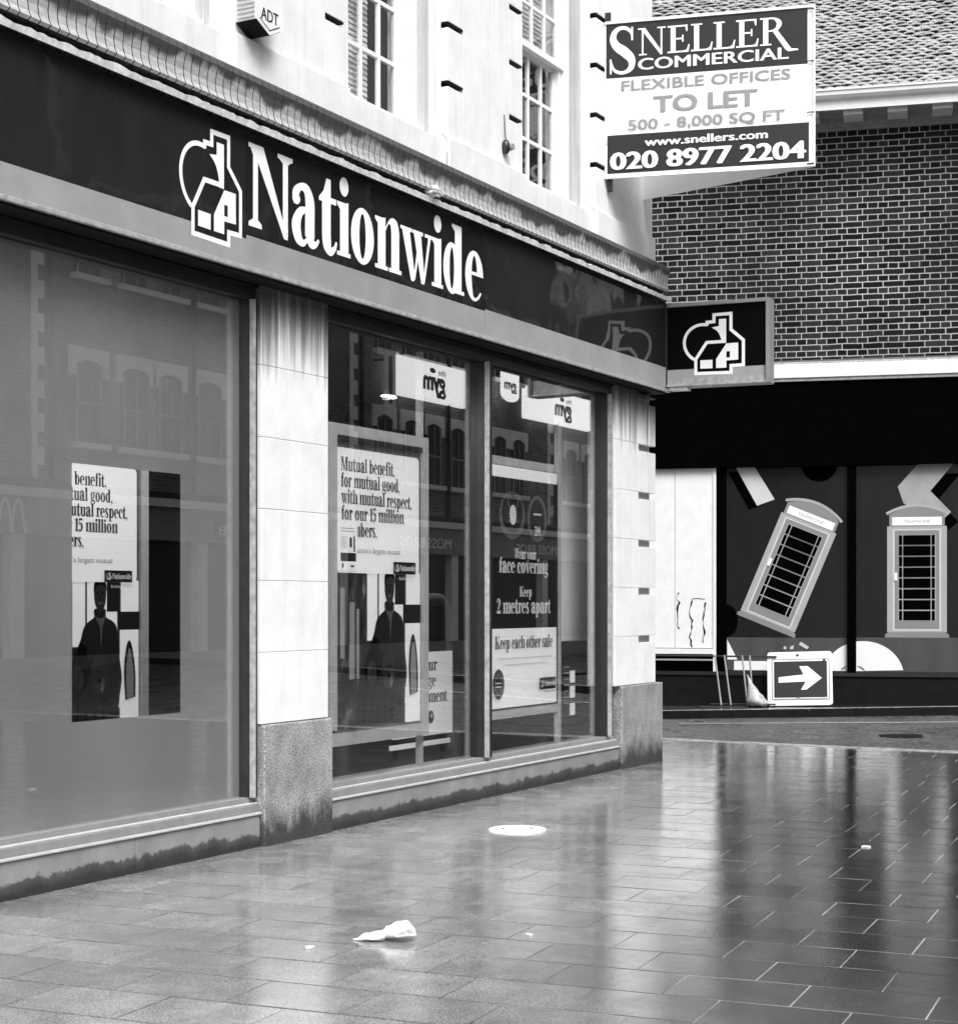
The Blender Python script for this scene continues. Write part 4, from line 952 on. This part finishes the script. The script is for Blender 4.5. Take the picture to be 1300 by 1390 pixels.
# near kerb
mb = MB(); ys = [-26+k*.45 for k in range(74)]
for a, b in zip(ys, ys[1:]):
    d = .003
    pl = [(kx(a+d), a+d), (kx(a+d)+.15, a+d), (kx(b-d)+.15, b-d), (kx(b-d), b-d)]
    zt = .006+random.uniform(-.002, .002)
    mb.face([(x, y, zt) for x, y in pl], 'kerb')
    for k in range(4):
        p, q = pl[k], pl[(k+1) % 4]; mb.face([(p[0], p[1], zt), (p[0], p[1], -.2), (q[0], q[1], -.2), (q[0], q[1], zt)], 'kerb')
tag(mb.build('kerb', origin=(0, 0, 0)), kind='structure')
mb = MB()
for a, b in zip(ys, ys[1:]):
    mb.face([(kx(a)+.24, a, -.028), (kx(a)+.31, a, -.028), (kx(b)+.31, b, -.028), (kx(b)+.24, b, -.028)], 'line')
tag(mb.build('edge_marking', origin=(0, 0, 0)), kind='structure')
# side street (rises gently to the right), far pavement
KO = 1.62
def roadz(s): return -.09+.030*max(0, min(s, 14))
def fpt(s, off, z): p = P0+e_*s-n2*off; return (p.x, p.y, z)
mb = MB(); ss = [-9+k*.75 for k in range(50)]; rows = [[], [], []]
for s in ss:
    f0 = fpt(s, KO+.1, roadz(s)); rows[0].append(f0)
    m_ = fpt(s, KO+2.0, roadz(s)*.6-.03); rows[1].append(m_)
    rows[2].append((min(m_[0]-.05, kx(f0[1])+.1), f0[1]-.4, -.035))
mb.grid(rows[::-1], 'asphalt'); tag(mb.build('road', origin=(0, 0, 0)), kind='structure')
mb = MB(FB); rows = [[(s, -KO-.0, roadz(s)+.115) for s in ss], [(s, .0, .02+.028*max(0, min(s, 14))) for s in ss]]
mb.face([(-9, -KO, -.005+.03), (0, -KO, .025), (0, .02, .0), (-9, .02, .0)], 'farpave')
mb.face([(0, -KO, .025), (27, -KO, .025+.030*14), (27, .02, .030*14), (0, .02, .0)], 'farpave')
pvt = mb.build('far_pavement', origin=None); tag(pvt, kind='structure')
mb = MB(FB)
for a, b in zip(ss, ss[1:]):
    za, zb_ = roadz(a), roadz(b)
    b2 = b-.006
    mb.face([(a, -KO, za+.118), (a, -KO-.13, za+.116), (b2, -KO-.13, zb_+.116), (b2, -KO, zb_+.118)], 'kerb')
    mb.face([(a, -KO-.13, za+.116), (a, -KO-.14, za-.06), (b2, -KO-.14, zb_-.06), (b2, -KO-.13, zb_+.116)], 'black')
tag(mb.build('far_kerb'), kind='structure')
mb = MB(); rr = [[], []]
for k in range(40):
    t = k/39; s = .6+t*10; z = roadz(s)
    zz_ = lambda o: roadz(s)+(roadz(s)*.6-.03-roadz(s))*(o-KO-.1)/1.9+.006
    o1 = KO+1.12; rr[0].append(fpt(s, o1, zz_(o1))); rr[1].append(fpt(s, o1+.07, zz_(o1+.07)))
mb.grid(rr[::-1], 'line'); tag(mb.build('road_marking', origin=(0, 0, 0)), kind='structure')
mb = MB(); c = Vector((19.9, -1.25)); 
pl = [(c.x+.32*math.cos(a*PI/12)*(1+.1*math.sin(3*a)), c.y+.32*math.sin(a*PI/12)) for a in range(24)]
mb.face([(x, y, -.018) for x, y in pl], 'black'); tag(mb.build('road_cover'), 'dark round utility cover set in the wet side street', 'cover')
# utility cover, rag, scraps in the paving
uc = empty('utility_cover', (10.27, -1.045, 0), 'round white painted utility cover in the wet paving', 'cover')
mb = MB(); rows = []
for rr_, z in ((.20, .001), (.195, .010), (.165, .011), (.16, .007)): rows.append([(10.27+rr_*math.cos(k*PI/20), -1.045+rr_*math.sin(k*PI/20), z) for k in range(40)])
mb.grid(rows, 'cover', close=True, smooth=False); mb.build('rim', uc)
mb = MB(); mb.face([(10.27+.16*math.cos(k*PI/20), -1.045+.16*math.sin(k*PI/20), .007) for k in range(40)], 'cover')
for k in range(-3, 4):
    h_ = math.sqrt(.14**2-(k*.04)**2); mb.box(10.27-h_, 10.27+h_, -1.045+k*.04-.008, -1.045+k*.04+.008, .0072, .010, 'cover')
for dx, dy in ((.05, -.08), (-.04, .09)): mb.box(10.27+dx-.02, 10.27+dx+.02, -1.045+dy-.008, -1.045+dy+.008, .0102, .012, 'pgrey')
mb.build('lid', uc)
# crumpled tissue: knotted lobe and flat tail
rg = MB(); c0 = Vector((6.62, -2.20)); ax = Vector((.4833, -.8755)); ay = Vector((.8755, .4833))
rows = []
for i in range(61):
    t = i/60
    def pl_(tb):
        for (t0, v0), (t1, v1) in zip(tb, tb[1:]):
            if t <= t1: q = (t-t0)/(t1-t0); q = q*q*(3-2*q); return v0+(v1-v0)*q
        return tb[-1][1]
    wdt = pl_([(0, .004), (.15, .035), (.35, .055), (.5, .045), (.72, .075), (.86, .078), (.96, .045), (1, .008)])
    hgt = pl_([(0, .008), (.2, .028), (.4, .040), (.52, .058), (.72, .062), (.86, .064), (.96, .04), (1, .015)])
    if t > .5: lift = .01+.012*(t-.5)
    else: lift = .0
    r = []
    for k in range(40):
        a = 2*PI*k/40; w = 1+.35*noise.noise(Vector((t*5, math.cos(a)*1.5, math.sin(a)*1.5)))-.16*abs(noise.noise(Vector((t*9, math.cos(a)*3.5, math.sin(a)*3.5))))+.05*math.sin(a*5+t*9)
        p = c0+ax*(-.12+.29*t)+ay*(wdt*math.cos(a)*w)
        r.append((p.x, p.y, max(.003, lift+hgt*(.5+.5*math.sin(a))*w)))
    rows.append(r)
rg.grid(rows, 'rag', close=True); rg.face(rows[0], 'rag'); rg.face(rows[-1][::-1], 'rag')
tag(rg.build('crumpled_tissue'), 'crumpled white tissue lying on the wet paving in the foreground', 'tissue')
for i, (x, y, r, lab) in enumerate(((6.32, -2.02, .028, 'tiny white scrap on the paving beside the tissue'), (7.05, -2.75, .02, 'tiny white scrap on the open paving right of the tissue'), (10.6, -3.35, .03, 'pale scrap on the darkest wet paving ahead of the white boarding'))):
    mb = MB(); pl = [(x+r*math.cos(k*PI/4)*random.uniform(.6, 1.2), y+r*math.sin(k*PI/4)*random.uniform(.6, 1.2)) for k in range(8)]
    mb.face([(a, b, .008) for a, b in pl], 'rag')
    for k in range(8): p, q = pl[k], pl[(k+1) % 8]; mb.face([(p[0], p[1], .008), (p[0], p[1], .002), (q[0], q[1], .002), (q[0], q[1], .008)], 'rag')
    tag(mb.build('paper_scrap'), lab, 'litter', 'scraps on the paving')

# ============================================================ OPPOSITE SIDE OF THE HIGH STREET (seen mirrored in the glass)
OY = -16.3
ob = empty('terrace_building', (40, -20, 0), 'long brick terrace with shops opposite the bank, seen mirrored in its windows', 'building')
OW = Matrix(((-1, 0, 0, 0), (0, -1, 0, OY), (0, 0, 1, 0), (0, 0, 0, 1)))    # local x = -world x, viewer at +y world
mb = MB(OW); mb.box(-46.2, 5, 0, 8, 3.9, 12.6, 'brick2'); mb.box(-51.5, -46.2, 0, 8, 3.9, 10.4, 'brick2'); mb.box(-82, -51.5, 0, 8, 3.9, 12.6, 'brick2'); mb.box(-82, 5, .02, 8, 0, 3.899, 'shopdark'); mb.box(-46.2, 5, -.25, 8, 12.6, 12.9, 'lintel'); mb.box(-51.5, -46.2001, -.25, 8, 10.4, 10.65, 'lintel'); mb.box(-82, -51.5001, -.25, 8, 12.6, 12.9, 'lintel'); mb.build('brick_wall', ob)  # lower stretch shaped so that sky reflects in the bank fascia
mb = MB(OW); mb.box(-82, 5, -.25, .019, 2.85, 3.55, 'shopmid'); mb.box(-82, 5, -.38, .019, 3.5501, 3.72, 'lintel'); mb.box(-82, 5, -.1, .018, -.2, .5, 'shopmid'); mb.build('shop_fascia', ob)
x = -80
while x < 5: mb = MB(OW); mb.box(x, x+.35, -.2, .018, .5001, 2.8499, 'lintel'); mb.build('shop_pier', ob); x += 5.6
for k in range(-1, 6):
    X0 = 24.34+11.2*k; mb = MB(OW)
    mb.box(-(X0+.20), -X0-.04, -.03, -.001, 3.95, 12.55, 'lintel')
    for r_ in range(13): mb.box(-(X0+.36), -X0, -.05, -.0305, 4.2+r_*.64, 4.2+r_*.64+.34, 'lintel')
    mb.build('quoin_strip', ob)
for k in range(-1, 6):
    for dx in (24.85, 28.66+.6): mb = MB(OW); mb.tube([(-(dx+11.2*k), -.09, 3.9), (-(dx+11.2*k), -.09, 12.4)], .055, 'dark', 8); mb.build('drainpipe', ob)
nwin = 0
for k in range(-1, 6):
    off = 11.2*k
    for xa, xb in ((25.61, 26.37), (27.0, 27.82), (28.14, 28.90), (29.46, 30.28), (32.0, 32.75), (33.2, 33.95)):
        for z0, z1 in ((4.72, 6.28), (8.05, 9.7)):
            a, b = -(xb+off), -(xa+off)
            mb = MB(OW)
            mb.box(a-.02, b+.02, -.035, -.001, z0, z1, 'dglass')
            for q in (a, (a+b)/2-.012, b-.05): mb.box(q, q+(.05 if q != (a+b)/2-.012 else .024), -.06, -.0351, z0, z1, 'shopmid')
            mb.box(a, b, -.065, -.0601, (z0+z1)/2-.02, (z0+z1)/2+.03, 'shopmid')
            w_ = mb.build('window', ob)
            mb = MB(OW); arc = [(a+(b-a)*t/8, z1+.10*math.sin(PI*t/8)) for t in range(9)]
            mb.prism([(a-.2, z1-.22), (a-.02, z1-.22), (a-.02, z1)]+arc+[(b+.02, z1), (b+.02, z1-.22), (b+.2, z1-.22), (b+.2, z1+.34), (a-.2, z1+.34)], -.06, -.001, 'lintel'); mb.build('lintel', w_)
            mb = MB(OW); mb.box(a-.14, b+.14, -.16, -.001, z0-.12, z0, 'lintel'); mb.build('sill', w_)
            nwin += 1
def opp_text(t, Xa, Xb, z0, z1, m, y=-.26, b=.02, name='lettering'):
    mb = MB(OW @ T(0, y, 0)); sans(mb, t, -Xb, -Xa, z0, z1, m, b); return mb.build(name, ob)
mb = MB(OW); mb.disc(-29.95, 3.12, .24, .22, 'pgrey'); mb.disc(-30.5, 3.12, .24, .22, 'pgrey'); 
for f_ in range(len(mb.v)): mb.v[f_] += Vector((0, .27, 0))
sans(mb, ' ', 0, 1, 0, 1, 'ink'); mb.build('shop_roundel', ob)
opp_text('S B', 29.85, 30.6, 3.02, 3.24, 'lintel', -.28)
opp_text('MOSS BROS', 37.6, 40.3, 3.0, 3.28, 'white')
opp_text('MOSS BROS', 44.2, 46.9, 3.0, 3.28, 'white')
mb = MB(OW @ T(0, -.262, 0))
for s_ in (-1, 1): mb.line([(-23.6+s_*.02, 2.86)]+[(-23.6+s_*(.17-.15*math.cos(a*PI/10)), 2.88+.6*math.sin(a*PI/10)) for a in range(1, 10)]+[(-23.6+s_*.36, 2.86)], .07, 'white')
mb.build('arches_logo', ob)
def gym(X0, X1, z0, z1, lab):
    g = empty('gym_sign', ((X0+X1)/2, OY+.3, z0), lab, 'sign', 'gym signs on the terrace opposite')
    mb = MB(OW); mb.box(-X1, -X0, -.3, -.02, z0, z1, 'litsign'); mb.build('sign_board', g, bevel=.01)
    mb = MB(OW @ T(0, -.301, 0)); c = -(X0+X1)/2; h = z1-z0
    sans(mb, 'gym', c-.62, c+.62, z0+h*.08, z0+h*.66, 'pgrey', .06); sans(mb, 'the', c-.62, c-.2, z0+h*.70, z0+h*.88, 'pgrey', .02); mb.disc(c+.1, z0+h*.8, .16, .07, 'pgrey'); mb.build('lettering', g)
gym(37.33, 41.3, 6.95, 7.95, 'long white gym sign mirrored in the middle window')
gym(45.0, 49.6, 7.05, 8.0, 'long white gym sign mirrored in the right window')
fl = empty('banner_sign', (43.3, OY+.5, 7.2), 'white round-bottomed hanging gym banner mirrored in the right window', 'banner')
mb = MB(OW); mb.prism([(-43.9, 8.15), (-42.8, 8.15), (-42.8, 7.55)]+[(-43.35+.55*math.cos(a*PI/10), 7.55-.22*math.sin(a*PI/10)) for a in range(1, 10)]+[(-43.9, 7.55)], -.5, -.46, 'litsign'); mb.build('cloth', fl)
mb = MB(OW @ T(0, -.501, 0)); sans(mb, 'gym', -43.75, -42.95, 7.58, 7.9, 'pgrey', .05); mb.build('lettering', fl)
mb = MB(OW); mb.tube([(-42.7, -.48, 8.18), (-44.0, -.48, 8.18)], .02, 'dark', 6); mb.tube([(-43.35, -.48, 8.18), (-43.35, 0, 8.18)], .02, 'dark', 6); mb.build('pole', fl)
vb = empty('vertical_banner', (36.7, OY+.5, 6.45), 'narrow upright white banner mirrored left of the gym sign', 'banner')
mb = MB(OW); mb.box(-36.98, -36.48, -.5, -.45, 6.45, 7.95, 'paper'); mb.build('panel', vb)
mb = MB(OW); mb.box(-36.82, -36.64, -.503, -.5001, 6.6, 7.8, 'pgrey'); mb.box(-36.75, -36.7, -.45, 0, 7.7, 7.75, 'dark'); mb.build('stripe', vb)
# bus stop
bs = empty('bus_stop', (40.9, -13, 0), 'bus stop pole with round sign and timetable mirrored in the right window', 'bus stop')
BW = Matrix(((-1, 0, 0, -40.9), (0, -1, 0, -13), (0, 0, 1, -.2), (0, 0, 0, 1)))
mb = MB(BW); mb.tube([(0, 0, 0), (0, 0, 3.75)], .05, 'lintel', 10); mb.build('pole', bs)
mb = MB(BW); mb.box(.06, .85, -.02, .02, 3.0, 3.7, 'paper'); mb.off = .02
for q in O(.45, 3.37, .24, .24, .16, .16): mb.face([(x, -.0215, z) for x, z in ccw(q)], 'pgrey')
mb.off = .022; mb.rect(.14, .76, 3.33, 3.41, 'ink'); mb.build('flag', bs)
mb = MB(BW); mb.box(.06, .7, -.02, .02, 1.6, 2.6, 'paper'); mb.off = .02
for k in range(8): mb.rect(.12, .62, 1.7+k*.1, 1.73+k*.1, 'pmid')
mb.build('timetable', bs)

# ============================================================ LIGHT, CAMERA
sc = bpy.context.scene
w = D.worlds.new('World'); sc.world = w; w.use_nodes = True; nt = w.node_tree
sky = N(nt, 'ShaderNodeTexSky', sky_type='NISHITA'); sky.sun_disc = False
EL, AZ = math.radians(52), math.radians(220)      # azimuth measured clockwise from +Y
sky.sun_elevation = EL; sky.sun_rotation = AZ; sky.dust_density = 6; sky.air_density = 1.0; sky.ozone_density = 1
bw = N(nt, 'ShaderNodeRGBToBW'); bgn = nt.nodes['Background']
L(nt, sky.outputs[0], bw.inputs[0]); L(nt, bw.outputs[0], bgn.inputs[0]); bgn.inputs[1].default_value = .12
sd = D.lights.new('sun', 'SUN'); sd.energy = 1.4; sd.angle = math.radians(25); sd.color = (1, 1, 1)
so = D.objects.new('sun', sd); col.objects.link(so)
dv = Vector((math.sin(AZ)*math.cos(EL), math.cos(AZ)*math.cos(EL), math.sin(EL)))
so.rotation_euler = dv.to_track_quat('Z', 'Y').to_euler(); so.location = (8, -12, 20)
cd = D.cameras.new('camera'); co = D.objects.new('camera', cd); col.objects.link(co)
cd.sensor_fit = 'HORIZONTAL'; cd.sensor_width = 36; cd.lens = 2300/1300*36; cd.shift_y = 123/1300; cd.clip_end = 500
co.location = (0, -6.2937, 1.55); co.rotation_euler = (PI/2, 0, math.radians(28.369)-PI/2)
sc.camera = co
sc.view_settings.view_transform = 'Standard'; sc.view_settings.look = 'None'; sc.view_settings.gamma = 1; sc.view_settings.exposure = .95
sc.cycles.max_bounces = 8; sc.cycles.transparent_max_bounces = 16
